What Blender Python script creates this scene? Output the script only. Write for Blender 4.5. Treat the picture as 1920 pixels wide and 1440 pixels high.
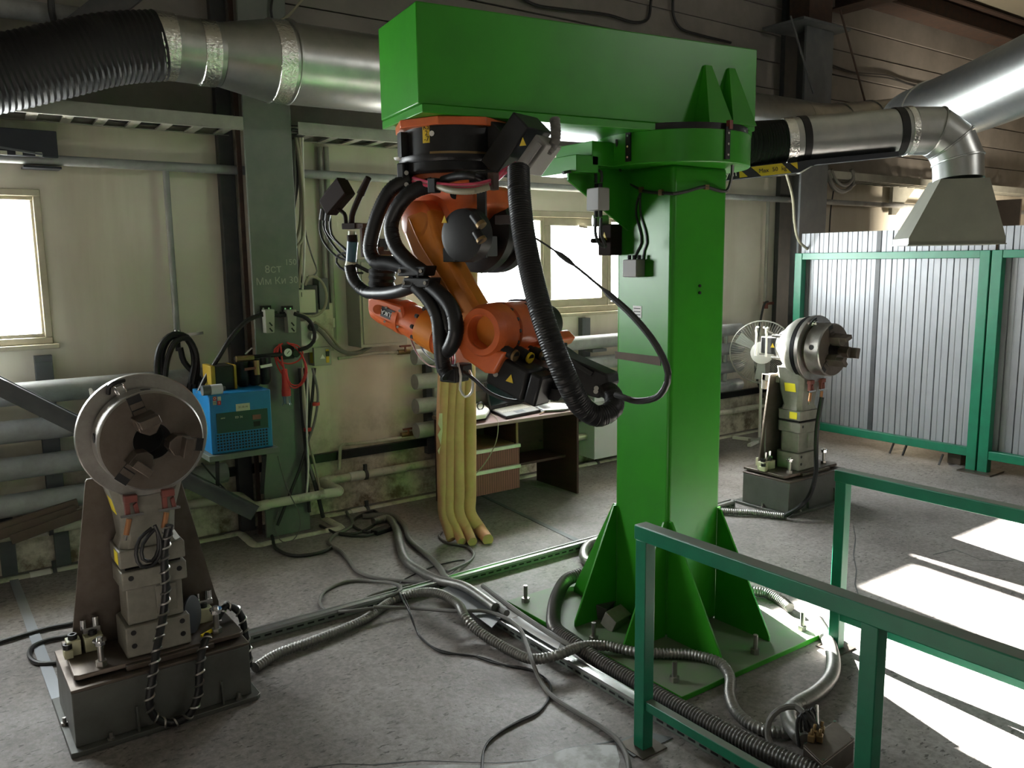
import bpy, math, random
from mathutils import Vector, Matrix
random.seed(7)
V3 = Vector
for o in list(bpy.data.objects): bpy.data.objects.remove(o)
SC = bpy.context.scene
COL = SC.collection
# ------------------------------------------------------------------ camera
CAM_H, FPX = 2.0, 1563.83
def _axes(yaw, pitch, roll):
    f = V3((math.sin(yaw)*math.cos(pitch), math.cos(yaw)*math.cos(pitch), -math.sin(pitch)))
    r = V3((math.cos(yaw), -math.sin(yaw), 0)); d = f.cross(r)
    c, s = math.cos(roll), math.sin(roll)
    return r*c+d*s, d*c-r*s, f
CR, CD, CF = _axes(math.radians(35.8705), math.radians(8.3727), math.radians(0.6666))
CP = V3((0, 0, CAM_H))
cam = bpy.data.cameras.new('camera'); cam.sensor_width = 36; cam.lens = FPX/1920*36; cam.clip_start = .05
co = bpy.data.objects.new('camera', cam); COL.objects.link(co)
co.matrix_world = Matrix(((CR.x, -CD.x, -CF.x, CP.x), (CR.y, -CD.y, -CF.y, CP.y), (CR.z, -CD.z, -CF.z, CP.z), (0, 0, 0, 1)))
SC.camera = co
# ------------------------------------------------------------------ light
SC.view_settings.view_transform = 'Standard'; SC.view_settings.look = 'None'
SC.view_settings.gamma = 1; SC.view_settings.use_curve_mapping = False
SC.view_settings.exposure = 1.0
w = bpy.data.worlds.new('world'); SC.world = w; w.use_nodes = True
bg = w.node_tree.nodes['Background']; bg.inputs[0].default_value = (.93, .97, 1, 1); bg.inputs[1].default_value = 24.0
def look_rot(d): return V3(d).to_track_quat('-Z', 'Y')
sun = bpy.data.lights.new('sun', 'SUN'); sun.energy = 110; sun.angle = math.radians(.8); sun.color = (1, .96, .9)
so = bpy.data.objects.new('sun', sun); COL.objects.link(so)
so.rotation_mode = 'QUATERNION'; so.rotation_quaternion = look_rot((-.10, -.905, -.42))
def area(name, loc, d, sx, sy, e, col=(1, 1, 1), portal=False):
    l = bpy.data.lights.new(name, 'AREA'); l.shape = 'RECTANGLE'; l.size = sx; l.size_y = sy; l.energy = e; l.color = col
    o = bpy.data.objects.new(name, l); COL.objects.link(o); o.location = loc
    o.rotation_mode = 'QUATERNION'; o.rotation_quaternion = look_rot(d)
    if portal: l.cycles.is_portal = True
    return o
area('portal', (-.3, 6.52, 1.98), (0, -1, 0), 1.8, .9, 1, portal=True)
area('portal', (5.4, 6.52, 1.98), (0, -1, 0), 3.9, .9, 1, portal=True)
# behind the camera: roof light over the far bay, added fill light at left
area('roof_light', (7.0, -3.1, 5.2), (-.53, .84, -.35), 1.0, .5, 30, (1, .97, .92))
area('hall_fill', (-2.4, -4.5, 4.6), (.5, .8, -.45), 3, 2, 7, (.95, 1, 1))
area('bay_daylight', (11.6, 4.6, 1.5), (-.2, 1, .15), .8, .6, 110, (1, .87, .68))  # unseen area light added in place of window daylight beyond the fence

# ------------------------------------------------------------------ pixel helpers (reading the photograph: world points on known planes)
def ray(px, py): return CR*((px-960)/FPX)+CD*((py-720)/FPX)+CF
def G(px, py, z=0.): d = ray(px, py); return CP+d*((z-CAM_H)/d.z)
def W(px, py, y): d = ray(px, py); return CP+d*(y/d.y)
def XP(px, py, x): d = ray(px, py); return CP+d*(x/d.x)
def D(px, py, t): return CP+ray(px, py)*t
def PL(px, py, p0, n, off=0.): d = ray(px, py); n = V3(n); return CP+d*((V3(p0)+n*off-CP).dot(n)/d.dot(n))

# ------------------------------------------------------------------ mesh builder
class MB:
    def __init__(s): s.v = []; s.f = []
    def add(s, vs, fs):
        b = len(s.v); s.v += [V3(p) for p in vs]; s.f += [tuple(i+b for i in f) for f in fs]; return s
    def box(s, x0, x1, y0, y1, z0, z1):
        x0, x1 = sorted((x0, x1)); y0, y1 = sorted((y0, y1)); z0, z1 = sorted((z0, z1))
        return s.obox(((x0+x1)/2, (y0+y1)/2, (z0+z1)/2), ((x1-x0)/2, 0, 0), (0, (y1-y0)/2, 0), (0, 0, (z1-z0)/2))
    def obox(s, c, a, b, d):
        c, a, b, d = V3(c), V3(a), V3(b), V3(d)
        if a.cross(b).dot(d) < 0: a = -a
        vs = [c+a*i+b*j+d*k for k in (-1, 1) for j in (-1, 1) for i in (-1, 1)]
        return s.add(vs, [(0, 2, 3, 1), (4, 5, 7, 6), (0, 1, 5, 4), (2, 6, 7, 3), (0, 4, 6, 2), (1, 3, 7, 5)])
    def bar(s, p0, p1, w, h, up=(0, 0, 1)):
        p0, p1 = V3(p0), V3(p1); d = p1-p0; t = d.normalized(); up = V3(up)
        if abs(t.dot(up.normalized())) > .99: up = V3((0, 1, 0))
        sd = t.cross(up).normalized(); u = sd.cross(t)
        return s.obox((p0+p1)/2, d/2, sd*w/2, u*h/2)
    def prism(s, poly, vec):
        poly = [V3(p) for p in poly]; vec = V3(vec); n = len(poly)
        nm = V3((0, 0, 0))
        for i in range(n): nm += poly[i].cross(poly[(i+1) % n])
        if nm.dot(vec) > 0: poly.reverse()
        return s.add(poly+[p+vec for p in poly], [tuple(range(n)), tuple(range(2*n-1, n-1, -1))]+[(i, n+i, n+(i+1) % n, (i+1) % n) for i in range(n)])
    def lathe(s, p0, ax, prof, n=24, up=None, ring=False):
        if ring: prof = list(prof)+[prof[0]]
        p0 = V3(p0); ax = V3(ax).normalized()
        u = V3(up) if up else (V3((0, 0, 1)) if abs(ax.z) < .9 else V3((1, 0, 0)))
        a = ax.cross(u).normalized(); b = ax.cross(a)
        vs = []; fs = []; m = len(prof)
        for d, r in prof:
            for i in range(n):
                t = 2*math.pi*i/n; vs.append(p0+ax*d+(a*math.cos(t)+b*math.sin(t))*max(r, 1e-5))
        for j in range(m-1):
            for i in range(n): fs.append((j*n+i, (j+1)*n+i, (j+1)*n+(i+1) % n, j*n+(i+1) % n))
        if not ring: fs.append(tuple(range(n))); fs.append(tuple((m-1)*n+i for i in range(n-1, -1, -1)))
        return s.add(vs, fs)
    def cyl(s, p0, p1, r, r1=None, n=20):
        p0, p1 = V3(p0), V3(p1)
        return s.lathe(p0, p1-p0, [(0, r), ((p1-p0).length, r if r1 is None else r1)], n)
    def sphere(s, c, r, n=16, sc=(1, 1, 1)):
        b = len(s.v); k = n//2
        s.lathe(c, (0, 0, 1), [(-r*math.cos(math.pi*i/k), r*math.sin(math.pi*i/k)) for i in range(k+1)], n)
        for q in s.v[b:]: q.x = c[0]+(q.x-c[0])*sc[0]; q.y = c[1]+(q.y-c[1])*sc[1]; q.z = c[2]+(q.z-c[2])*sc[2]
        return s
    def tube(s, pts, r, n=10, step=.04, smooth=True, rib=None, caps=True):
        P = curve(pts, step) if smooth else [V3(p) for p in pts]
        if rib:
            P = resample(P, rib[0]/2)
        R = []
        m = len(P)
        for i in range(m):
            rr = r(i/(m-1)) if callable(r) else r
            if rib and i % 2: rr -= rib[1]
            R.append(rr)
        t = (P[1]-P[0]).normalized(); u = V3((0, 0, 1)) if abs(t.z) < .9 else V3((1, 0, 0))
        a = t.cross(u).normalized(); vs = []; fs = []
        for i in range(m):
            tn = (P[min(i+1, m-1)]-P[max(i-1, 0)]).normalized()
            a = (a-tn*a.dot(tn)); a.normalize(); b = tn.cross(a)
            for k in range(n):
                th = 2*math.pi*k/n; vs.append(P[i]+(a*math.cos(th)+b*math.sin(th))*R[i])
        for j in range(m-1):
            for k in range(n): fs.append((j*n+k, j*n+(k+1) % n, (j+1)*n+(k+1) % n, (j+1)*n+k))
        if caps: fs.append(tuple(range(n-1, -1, -1))); fs.append(tuple((m-1)*n+k for k in range(n)))
        return s.add(vs, fs)
    def helix(s, pts, r, pitch, w, n=4, ph=0.):
        P = resample(curve(pts, .02), .004); L = .004
        m = len(P); t = (P[1]-P[0]).normalized(); u = V3((0, 0, 1)) if abs(t.z) < .9 else V3((1, 0, 0)); a = t.cross(u).normalized(); out = []
        for i in range(m):
            tn = (P[min(i+1, m-1)]-P[max(i-1, 0)]).normalized(); a = (a-tn*a.dot(tn)).normalized(); b = tn.cross(a)
            th = 2*math.pi*i*L/pitch+ph; out.append(P[i]+(a*math.cos(th)+b*math.sin(th))*r)
        return s.tube(out, w, n=n, smooth=False)
def curve(pts, step=.04):
    P = [V3(p) for p in pts]
    if len(P) < 3: return P
    Q = [P[0]*2-P[1]]+P+[P[-1]*2-P[-2]]; out = []
    for i in range(1, len(Q)-2):
        a, b, c, d = Q[i-1:i+3]
        t0, t1, t2, t3 = 0., max((b-a).length, 1e-4)**.5, 0., 0.
        t2 = t1+max((c-b).length, 1e-4)**.5; t3 = t2+max((d-c).length, 1e-4)**.5
        k = max(2, int((c-b).length/step)+1)
        for j in range(k):
            t = t1+(t2-t1)*j/k
            A1 = a*((t1-t)/(t1-t0))+b*((t-t0)/(t1-t0)); A2 = b*((t2-t)/(t2-t1))+c*((t-t1)/(t2-t1)); A3 = c*((t3-t)/(t3-t2))+d*((t-t2)/(t3-t2))
            B1 = A1*((t2-t)/(t2-t0))+A2*((t-t0)/(t2-t0)); B2 = A2*((t3-t)/(t3-t1))+A3*((t-t1)/(t3-t1))
            out.append(B1*((t2-t)/(t2-t1))+B2*((t-t1)/(t2-t1)))
    out.append(P[-1]); return out
def resample(P, step):
    out = [P[0]]; acc = 0.
    for a, b in zip(P, P[1:]):
        L = (b-a).length; d = step-acc
        while d <= L: out.append(a+(b-a)*(d/L)); d += step
        acc = L-(d-step)
    if len(out) < 3: out.append(P[-1])
    return out
def wpos(o):
    p = V3((0, 0, 0))
    while o: p += o.location; o = o.parent
    return p
def part(name, mb, m, parent=None, bevel=0., ang=38, seg=2):
    """link the collected shapes as ONE mesh object, origin at its middle"""
    vs = mb.v; c = V3((0, 0, 0))
    lo = V3([min(p[i] for p in vs) for i in range(3)]); hi = V3([max(p[i] for p in vs) for i in range(3)]); c = (lo+hi)/2
    me = bpy.data.meshes.new(name); me.from_pydata([tuple(p-c) for p in vs], [], mb.f); me.validate()
    me.materials.append(MAT[m] if isinstance(m, str) else m)
    me.polygons.foreach_set('use_smooth', [True]*len(me.polygons)); me.set_sharp_from_angle(angle=math.radians(ang))
    o = bpy.data.objects.new(name, me); COL.objects.link(o); o.location = c
    if parent: o.parent = parent; o.location = c-wpos(parent)
    if bevel:
        b = o.modifiers.new('bevel', 'BEVEL'); b.width = bevel; b.segments = seg; b.limit_method = 'ANGLE'; b.angle_limit = math.radians(40)
    return o
def tag(o, label=None, cat=None, group=None, kind=None):
    for k, v in (('label', label), ('category', cat), ('group', group), ('kind', kind)):
        if v: o[k] = v
    return o
def thing(name, label, cat, loc=(0, 0, 0), group=None):
    o = bpy.data.objects.new(name, None); COL.objects.link(o); o.location = loc; o.empty_display_size = .1
    return tag(o, label, cat, group)
def one(name, label, cat, mb, m, group=None, **k): return tag(part(name, mb, m, **k), label, cat, group)
def struct(name, mb, m, **k): return tag(part(name, mb, m, **k), kind='structure')
def dup(root, loc, label=None):
    r = root.copy(); COL.objects.link(r); r.location = loc
    if label: r['label'] = label
    for ch in list(root.children):
        c = ch.copy(); COL.objects.link(c); c.parent = r
        for g in list(ch.children):
            d = g.copy(); COL.objects.link(d); d.parent = c
    return r
def text(body, size, loc, xdir, ydir, m, parent, name='lettering', ext=.0006, label=None):
    cu = bpy.data.curves.new(name, 'FONT'); cu.body = body; cu.size = size; cu.extrude = ext; cu.align_x = 'CENTER'; cu.align_y = 'CENTER'
    cu.resolution_u = 3
    tmp = bpy.data.objects.new(name, cu); COL.objects.link(tmp); bpy.context.view_layer.update()
    me = bpy.data.meshes.new_from_object(tmp.evaluated_get(bpy.context.evaluated_depsgraph_get())); bpy.data.objects.remove(tmp)
    me.name = name; me.materials.clear(); me.materials.append(MAT[m]); o = bpy.data.objects.new(name, me); COL.objects.link(o); o['kind'] = 'stuff'
    x = V3(xdir).normalized(); y = V3(ydir); y = (y-x*y.dot(x)).normalized(); z = x.cross(y)
    o.rotation_mode = 'QUATERNION'
    o.rotation_quaternion = Matrix((x, y, z)).transposed().to_quaternion()
    o.location = V3(loc)
    if parent: o.parent = parent; o.location = V3(loc)-wpos(parent)
    if label: o['label'] = label
    return o

# ------------------------------------------------------------------ materials
MAT = {}
def mat(name, c, rough=.5, metal=0., c2=None, sc=6., amt=.5, bump=0., bsc=40., rv=0., emit=None, spec=None, coat=0., detail=6., pos=(.35, .7), stretch=None):
    m = bpy.data.materials.new(name); m.use_nodes = True; nt = m.node_tree; N = nt.nodes; L = nt.links
    p = N['Principled BSDF']; MAT[name] = m
    p.inputs['Roughness'].default_value = rough; p.inputs['Metallic'].default_value = metal; p.inputs['Base Color'].default_value = (*c, 1)
    if spec is not None: p.inputs['Specular IOR Level'].default_value = spec
    if coat: p.inputs['Coat Weight'].default_value = coat; p.inputs['Coat Roughness'].default_value = .12
    if emit: p.inputs['Emission Color'].default_value = (*c, 1); p.inputs['Emission Strength'].default_value = emit
    tc = N.new('ShaderNodeTexCoord'); src = tc.outputs['Object']
    if stretch:
        mp = N.new('ShaderNodeMapping'); mp.inputs['Scale'].default_value = stretch; L.new(src, mp.inputs[0]); src = mp.outputs[0]
    if c2:
        n = N.new('ShaderNodeTexNoise'); n.inputs['Scale'].default_value = sc; n.inputs['Detail'].default_value = detail; n.inputs['Roughness'].default_value = .65
        L.new(src, n.inputs['Vector'])
        r = N.new('ShaderNodeValToRGB'); r.color_ramp.elements[0].position = pos[0]; r.color_ramp.elements[1].position = pos[1]
        r.color_ramp.elements[0].color = (*c, 1); r.color_ramp.elements[1].color = (*[a+(b-a)*amt*2 if amt < .5 else b for a, b in zip(c, c2)], 1)
        L.new(n.outputs[0], r.inputs[0]); L.new(r.outputs[0], p.inputs['Base Color'])
        if rv:
            mr = N.new('ShaderNodeMapRange'); mr.inputs[3].default_value = rough-rv; mr.inputs[4].default_value = rough+rv
            L.new(n.outputs[0], mr.inputs[0]); L.new(mr.outputs[0], p.inputs['Roughness'])
    if bump:
        n2 = N.new('ShaderNodeTexNoise'); n2.inputs['Scale'].default_value = bsc; n2.inputs['Detail'].default_value = 4
        L.new(src, n2.inputs['Vector']); b = N.new('ShaderNodeBump'); b.inputs['Strength'].default_value = bump; b.inputs['Distance'].default_value = .01
        L.new(n2.outputs[0], b.inputs['Height']); L.new(b.outputs[0], p.inputs['Normal'])
    return m
mat('gantry_green', (.03, .27, .012), .33, c2=(.025, .23, .011), sc=3, bump=.04, bsc=25, rv=.05, spec=.4)
mat('rail_green', (.004, .17, .085), .38, c2=(.006, .13, .07), sc=9, bump=.05)
mat('steel_green', (.12, .145, .125), .5, c2=(.17, .185, .16), sc=5, rv=.1)
mat('steel_dark', (.035, .04, .045), .5, c2=(.06, .06, .06), sc=8)
mat('steel_slate', (.075, .085, .095), .5, c2=(.11, .115, .12), sc=6)
mat('rust', (.07, .038, .026), .8, c2=(.04, .028, .024), sc=10, bump=.2)
mat('black', (.008, .008, .009), .5, spec=.4)
mat('black_paint', (.008, .008, .009), .42, c2=(.014, .014, .015), sc=14, spec=.35)
mat('rubber', (.007, .007, .008), .45, spec=.4)
mat('rubber_grey', (.05, .05, .05), .5)
mat('orange', (.62, .13, .03), .38, c2=(.5, .095, .022), sc=10, rv=.08, coat=.15)
mat('orange_yellow', (.6, .2, .02), .36, c2=(.5, .15, .016), sc=8, coat=.15)
mat('yellow', (.85, .7, .03), .5)
mat('yellow_warn', (.62, .44, .015), .5)
mat('yellow_dark', (.33, .22, .012), .5)
mat('white', (.75, .75, .72), .5)
mat('white_plastic', (.7, .7, .66), .35, c2=(.55, .54, .48), sc=7)
mat('paper', (.82, .83, .85), .7)
mat('galv', (.48, .49, .48), .36, 1., c2=(.4, .415, .41), sc=9, rv=.06)
mat('foil', (.8, .8, .78), .2, 1., bump=.7, bsc=60)
mat('chrome', (.7, .7, .7), .15, 1.)
mat('steel', (.42, .41, .39), .38, 1., c2=(.3, .28, .26), sc=9, rv=.1)
mat('steel_brown', (.15, .125, .105), .45, .75, c2=(.1, .08, .065), sc=7, rv=.1, bump=.05)
mat('cast', (.25, .24, .205), .5, .2, c2=(.16, .15, .125), sc=7, rv=.1, bump=.05)
mat('base_grey', (.105, .11, .1), .45, .2, c2=(.07, .07, .062), sc=5, rv=.1)
mat('block_cream', (.5, .5, .33), .45, c2=(.4, .39, .26), sc=12)
mat('pipe_grey', (.33, .345, .35), .45, c2=(.22, .225, .225), sc=6, rv=.1)
mat('pipe_white', (.5, .5, .4), .5, c2=(.2, .19, .14), sc=9, pos=(.5, .75))
mat('tray', (.32, .32, .28), .5, c2=(.24, .24, .21), sc=6)
mat('cab_grey', (.36, .37, .31), .45, c2=(.3, .3, .25), sc=3)
mat('cab_light', (.55, .57, .62), .45)
mat('box_grey', (.27, .26, .25), .5)
mat('box_cream', (.55, .55, .42), .5)
mat('cardboard', (.62, .36, .19), .8, c2=(.5, .28, .145), sc=5, bump=.08)
mat('cardboard_torn', (.6, .5, .36), .9, bump=.5, bsc=60)
mat('desk_wood', (.06, .02, .02), .6, c2=(.04, .014, .014), sc=3, stretch=(1, 1, 8))
mat('desk_top', (.26, .17, .16), .35, c2=(.2, .12, .11), sc=4)
mat('drawer', (.26, .085, .075), .45, c2=(.17, .05, .045), sc=10, stretch=(8, 1, .3))
mat('wood_raw', (.2, .12, .05), .6)
mat('blue', (.012, .19, .46), .38, c2=(.012, .15, .36), sc=5)
mat('blue_label', (.02, .06, .05), .4)
mat('screen', (.004, .005, .006), .12)
mat('red', (.5, .03, .025), .45)
mat('red_dull', (.16, .04, .03), .55)
mat('brass', (.25, .17, .08), .4, .8)
mat('copper', (.42, .2, .1), .35, .8)
mat('cable', (.02, .02, .02), .5)
mat('cable_grey', (.14, .135, .125), .6)
mat('cable_beige', (.3, .28, .2), .55)
mat('conduit', (.3, .295, .28), .45, .75, c2=(.2, .195, .185), sc=30)
mat('conduit_dark', (.12, .115, .11), .4, .7)
mat('clear', (.3, .31, .3), .3)
mat('frame_cream', (.55, .5, .38), .5, c2=(.42, .37, .27), sc=6)
mat('sheet_white', (.29, .302, .325), .38, .1, c2=(.24, .25, .265), sc=2, rv=.05)
mat('brown_board', (.12, .085, .06), .7, c2=(.08, .06, .045), sc=5)
mat('hood', (.2, .2, .16), .5, c2=(.16, .16, .13), sc=4)
mat('strip_zinc', (.28, .3, .33), .45, .4)
mat('sensor', (.02, .013, .011), .8, spec=.15)
mat('pink', (.55, .06, .12), .45)
mat('blue_grey', (.05, .12, .17), .4)
mat('ceiling', (.3, .28, .22), .8)
mat('panel_dark', (.22, .2, .18), .6, c2=(.17, .155, .14), sc=3, rv=.08)
mat('patch_white', (.5, .52, .53), .6, c2=(.3, .3, .29), sc=8, pos=(.45, .6))
mat('navy', (.012, .014, .022), .5)
# thin window pane: lets the daylight and the sun through
m = bpy.data.materials.new('pane'); m.use_nodes = True; nt = m.node_tree; MAT['pane'] = m
for nd in list(nt.nodes): nt.nodes.remove(nd)
out = nt.nodes.new('ShaderNodeOutputMaterial'); mx = nt.nodes.new('ShaderNodeMixShader'); tr = nt.nodes.new('ShaderNodeBsdfTransparent'); gl = nt.nodes.new('ShaderNodeBsdfGlossy')
tr.inputs[0].default_value = (.95, .96, .95, 1); gl.inputs['Roughness'].default_value = .05; mx.inputs[0].default_value = .06
nt.links.new(tr.outputs[0], mx.inputs[1]); nt.links.new(gl.outputs[0], mx.inputs[2]); nt.links.new(mx.outputs[0], out.inputs[0])
def nodes_of(name, rough):
    m = bpy.data.materials.new(name); m.use_nodes = True; MAT[name] = m; nt = m.node_tree
    p = nt.nodes['Principled BSDF']; p.inputs['Roughness'].default_value = rough
    tc = nt.nodes.new('ShaderNodeTexCoord'); return m, nt, p, tc
def noise(nt, vec, sc, det=6, rough=.6):
    n = nt.nodes.new('ShaderNodeTexNoise'); n.inputs['Scale'].default_value = sc; n.inputs['Detail'].default_value = det; n.inputs['Roughness'].default_value = rough
    nt.links.new(vec, n.inputs['Vector']); return n.outputs[0]
def ramp(nt, fac, stops):
    r = nt.nodes.new('ShaderNodeValToRGB'); cr = r.color_ramp
    while len(cr.elements) < len(stops): cr.elements.new(.5)
    for e, (p, c) in zip(cr.elements, stops): e.position = p; e.color = (*c, 1) if len(c) == 3 else c
    nt.links.new(fac, r.inputs[0]); return r.outputs[0]
def mixc(nt, fac, a, b, mode='MIX'):
    n = nt.nodes.new('ShaderNodeMix'); n.data_type = 'RGBA'; n.blend_type = mode
    for s, v in ((n.inputs[0], fac), (n.inputs[6], a), (n.inputs[7], b)):
        if hasattr(v, 'is_linked') or hasattr(v, 'links'): nt.links.new(v, s)
        elif isinstance(v, tuple): s.default_value = (*v, 1)
        else: s.default_value = v
    return n.outputs[2]
# worn concrete
m, nt, p, tc = nodes_of('concrete', .62); o = tc.outputs['Object']
base = ramp(nt, noise(nt, o, 1.1, 8, .62), [(.3, (.14, .122, .114)), (.55, (.232, .212, .204)), (.75, (.315, .297, .288))])
fine = ramp(nt, noise(nt, o, 45, 4), [(.35, (.7, .7, .7)), (.65, (1.12, 1.12, 1.12))])
col = mixc(nt, 1., base, fine, 'MULTIPLY')
mp = nt.nodes.new('ShaderNodeMapping'); mp.inputs['Scale'].default_value = (1, 2.2, 1); mp.inputs['Rotation'].default_value = (0, 0, .5); nt.links.new(o, mp.inputs[0])
pit = ramp(nt, noise(nt, mp.outputs[0], 24, 4, .55), [(.34, (1, 1, 1)), (.385, (0, 0, 0))])
zone = ramp(nt, noise(nt, o, .8, 2), [(.36, (0, 0, 0)), (.5, (1, 1, 1))])
pz = mixc(nt, 1., pit, zone, 'MULTIPLY')
col = mixc(nt, pz, col, (.07, .062, .056))
nt.links.new(col, p.inputs['Base Color'])
rr = ramp(nt, noise(nt, o, 3, 5), [(.3, (.48,)*3), (.7, (.72,)*3)]); nt.links.new(rr, p.inputs['Roughness'])
bp = nt.nodes.new('ShaderNodeBump'); bp.inputs['Strength'].default_value = .35; bp.inputs['Distance'].default_value = .008
nt.links.new(noise(nt, o, 30, 6), bp.inputs['Height']); nt.links.new(bp.outputs[0], p.inputs['Normal'])
# workshop dust lying on the upward faces of painted steel
def dusty(name, src, dust, amt=.9):
    m = MAT[src].copy(); m.name = name; MAT[name] = m; nt = m.node_tree; p = nt.nodes['Principled BSDF']; L = nt.links
    old = p.inputs['Base Color'].links[0].from_socket; g = nt.nodes.new('ShaderNodeNewGeometry'); s = nt.nodes.new('ShaderNodeSeparateXYZ'); L.new(g.outputs['True Normal'], s.inputs[0])
    up = ramp(nt, s.outputs[2], [(.9, (0, 0, 0)), (.98, (amt,)*3)]); tc = nt.nodes.new('ShaderNodeTexCoord')
    n = ramp(nt, noise(nt, tc.outputs['Object'], 7, 6), [(.3, (1, 1, 1)), (.75, (.55, .55, .55))]); f = mixc(nt, 1., up, n, 'MULTIPLY')
    L.new(mixc(nt, f, old, dust), p.inputs['Base Color'])
    rr = mixc(nt, f, (p.inputs['Roughness'].default_value,)*3, (.75,)*3); L.new(rr, p.inputs['Roughness'])
    p.inputs['Coat Weight'].default_value = 0
dusty('plate_dusty', 'gantry_green', (.2, .193, .175)); dusty('rail_dusty', 'rail_green', (.17, .14, .125), .85)
# stained white wall
m, nt, p, tc = nodes_of('wall_white', .7); o = tc.outputs['Object']
base = ramp(nt, noise(nt, o, 1.3, 6), [(.3, (.62, .575, .48)), (.7, (.76, .715, .615))])
mp = nt.nodes.new('ShaderNodeMapping'); mp.inputs['Scale'].default_value = (1.3, 1, .16); nt.links.new(o, mp.inputs[0])
st = ramp(nt, noise(nt, mp.outputs[0], 1.6, 5), [(.45, (0, 0, 0)), (.72, (1, 1, 1))])
col = mixc(nt, st, base, (.56, .5, .41))
sx = nt.nodes.new('ShaderNodeSeparateXYZ'); geo = nt.nodes.new('ShaderNodeNewGeometry'); nt.links.new(geo.outputs['Position'], sx.inputs[0])
low = nt.nodes.new('ShaderNodeMapRange'); low.inputs[1].default_value = .95; low.inputs[2].default_value = .05; nt.links.new(sx.outputs[2], low.inputs[0])
sp = ramp(nt, noise(nt, o, 5, 8, .7), [(.42, (0, 0, 0)), (.62, (1, 1, 1))])
dirt = mixc(nt, 1., low.outputs[0], sp, 'MULTIPLY')
col = mixc(nt, dirt, col, (.14, .1, .065))
nt.links.new(col, p.inputs['Base Color'])

# ================================================================== SETTING
m = MB(); m.box(-4, 15, -7, 6.6, -.2, 0); struct('floor', m, 'concrete')
WY = 6.2
def wall_with_holes(mb, x0, x1, z0, z1, y0, y1, holes):
    xs = sorted({x0, x1, *[h[0] for h in holes], *[h[1] for h in holes]}); zs = sorted({z0, z1, *[h[2] for h in holes], *[h[3] for h in holes]})
    for a, b in zip(xs, xs[1:]):
        for c, d in zip(zs, zs[1:]):
            if not any(h[0] <= (a+b)/2 <= h[1] and h[2] <= (c+d)/2 <= h[3] for h in holes): mb.box(a, b, y0, y1, c, d)
    return mb
WIN1 = (-1.2, .765, 1.5, 2.49); WIN2 = (3.58, 7.15, 1.5, 2.46)
m = MB(); wall_with_holes(m, -4, 15, -.1, 3.02, WY, WY+.3, [WIN1, WIN2]); struct('wall_back', m, 'wall_white')
# grooved panels of the upper wall, each a piece
up = thing('wall_back_upper', None, None, (5, WY+.1, 3.0)); up['kind'] = 'structure'
z = 3.02; k = 0
while z < 5.3:
    h = .29
    m = MB(); m.box(-4, 15, WY-.01+(.012 if k % 2 else 0), WY+.28, z+.006, z+h-.004); part('wall_panel', m, 'panel_dark', up, bevel=.004); z += h; k += 1
m = MB(); m.box(-4, 15, WY+.05, WY+.3, 3.0, 5.4); part('backing', m, 'panel_dark', up)
m = MB(); m.box(-4, 15, -7, 6.6, 5.32, 5.5); struct('ceiling', m, 'ceiling')
m = MB(); m.box(-4.2, -4, -7, 6.5, 0, 5.5); struct('wall_left', m, 'wall_white')
m = MB(); m.box(15, 15.2, -7, 6.5, 0, 5.5); struct('wall_right', m, 'wall_white')
m = MB(); m.box(-4, 15, -7.2, -7, 0, 5.5); struct('wall_front', m, 'wall_white')
# ---- windows
def window(n, R, sashes, wd, fw=.07):
    root = thing('window_%d' % n, None, None, ((R[0]+R[1])/2, WY, R[2])); root['kind'] = 'structure'
    x0, x1, z0, z1 = R; y0, y1 = WY-.015, WY+.09
    m = MB(); m.box(x0, x1, y0, y1, z0, z0+fw); m.box(x0, x1, y0, y1, z1-fw, z1); m.box(x0, x0+fw, y0, y1, z0+fw, z1-fw); m.box(x1-fw, x1, y0, y1, z0+fw, z1-fw)
    part('window_frame', m, 'frame_cream', root, bevel=.006)
    m = MB(); m.box(x0-.03, x1+.03, WY-.05, WY+.1, z0-.03, z0); part('window_sill', m, 'frame_cream', root, bevel=.005)
    for a, b, s in zip(sashes, sashes[1:], wd):
        fr = MB()
        a2, b2 = a+.012, b-.012; c, d = z0+fw, z1-fw
        for bx in ((a2, b2, c, c+s), (a2, b2, d-s, d), (a2, a2+s, c+s, d-s), (b2-s, b2, c+s, d-s)): fr.box(bx[0], bx[1], WY+.0, WY+.06, bx[2], bx[3])
        f = part('sash', fr, 'frame_cream', root, bevel=.006)
        g = MB(); g.box(a2+s-.005, b2-s+.005, WY+.03, WY+.036, c+s-.005, d-s+.005); part('pane', g, 'pane', f)
        mu = MB(); mu.box(b-.012, b+.012, WY-.005, WY+.07, c, d); part('mullion', mu, 'frame_cream', root)
    return root
window(1, WIN1, [-1.13, -.2, .74], (.025, .025), .045)
wn = window(2, WIN2, [3.63, 4.87, 5.68, 7.1], (.03, .075, .03), .06)
m = MB(); hp = W(1085, 424, WY-.03); m.cyl(hp, hp+V3((0, .05, 0)), .012); m.bar(hp+V3((-.01, -.01, 0)), hp+V3((.1, -.01, -.012)), .014, .02); part('window_handle', m, 'frame_cream', wn)

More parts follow.
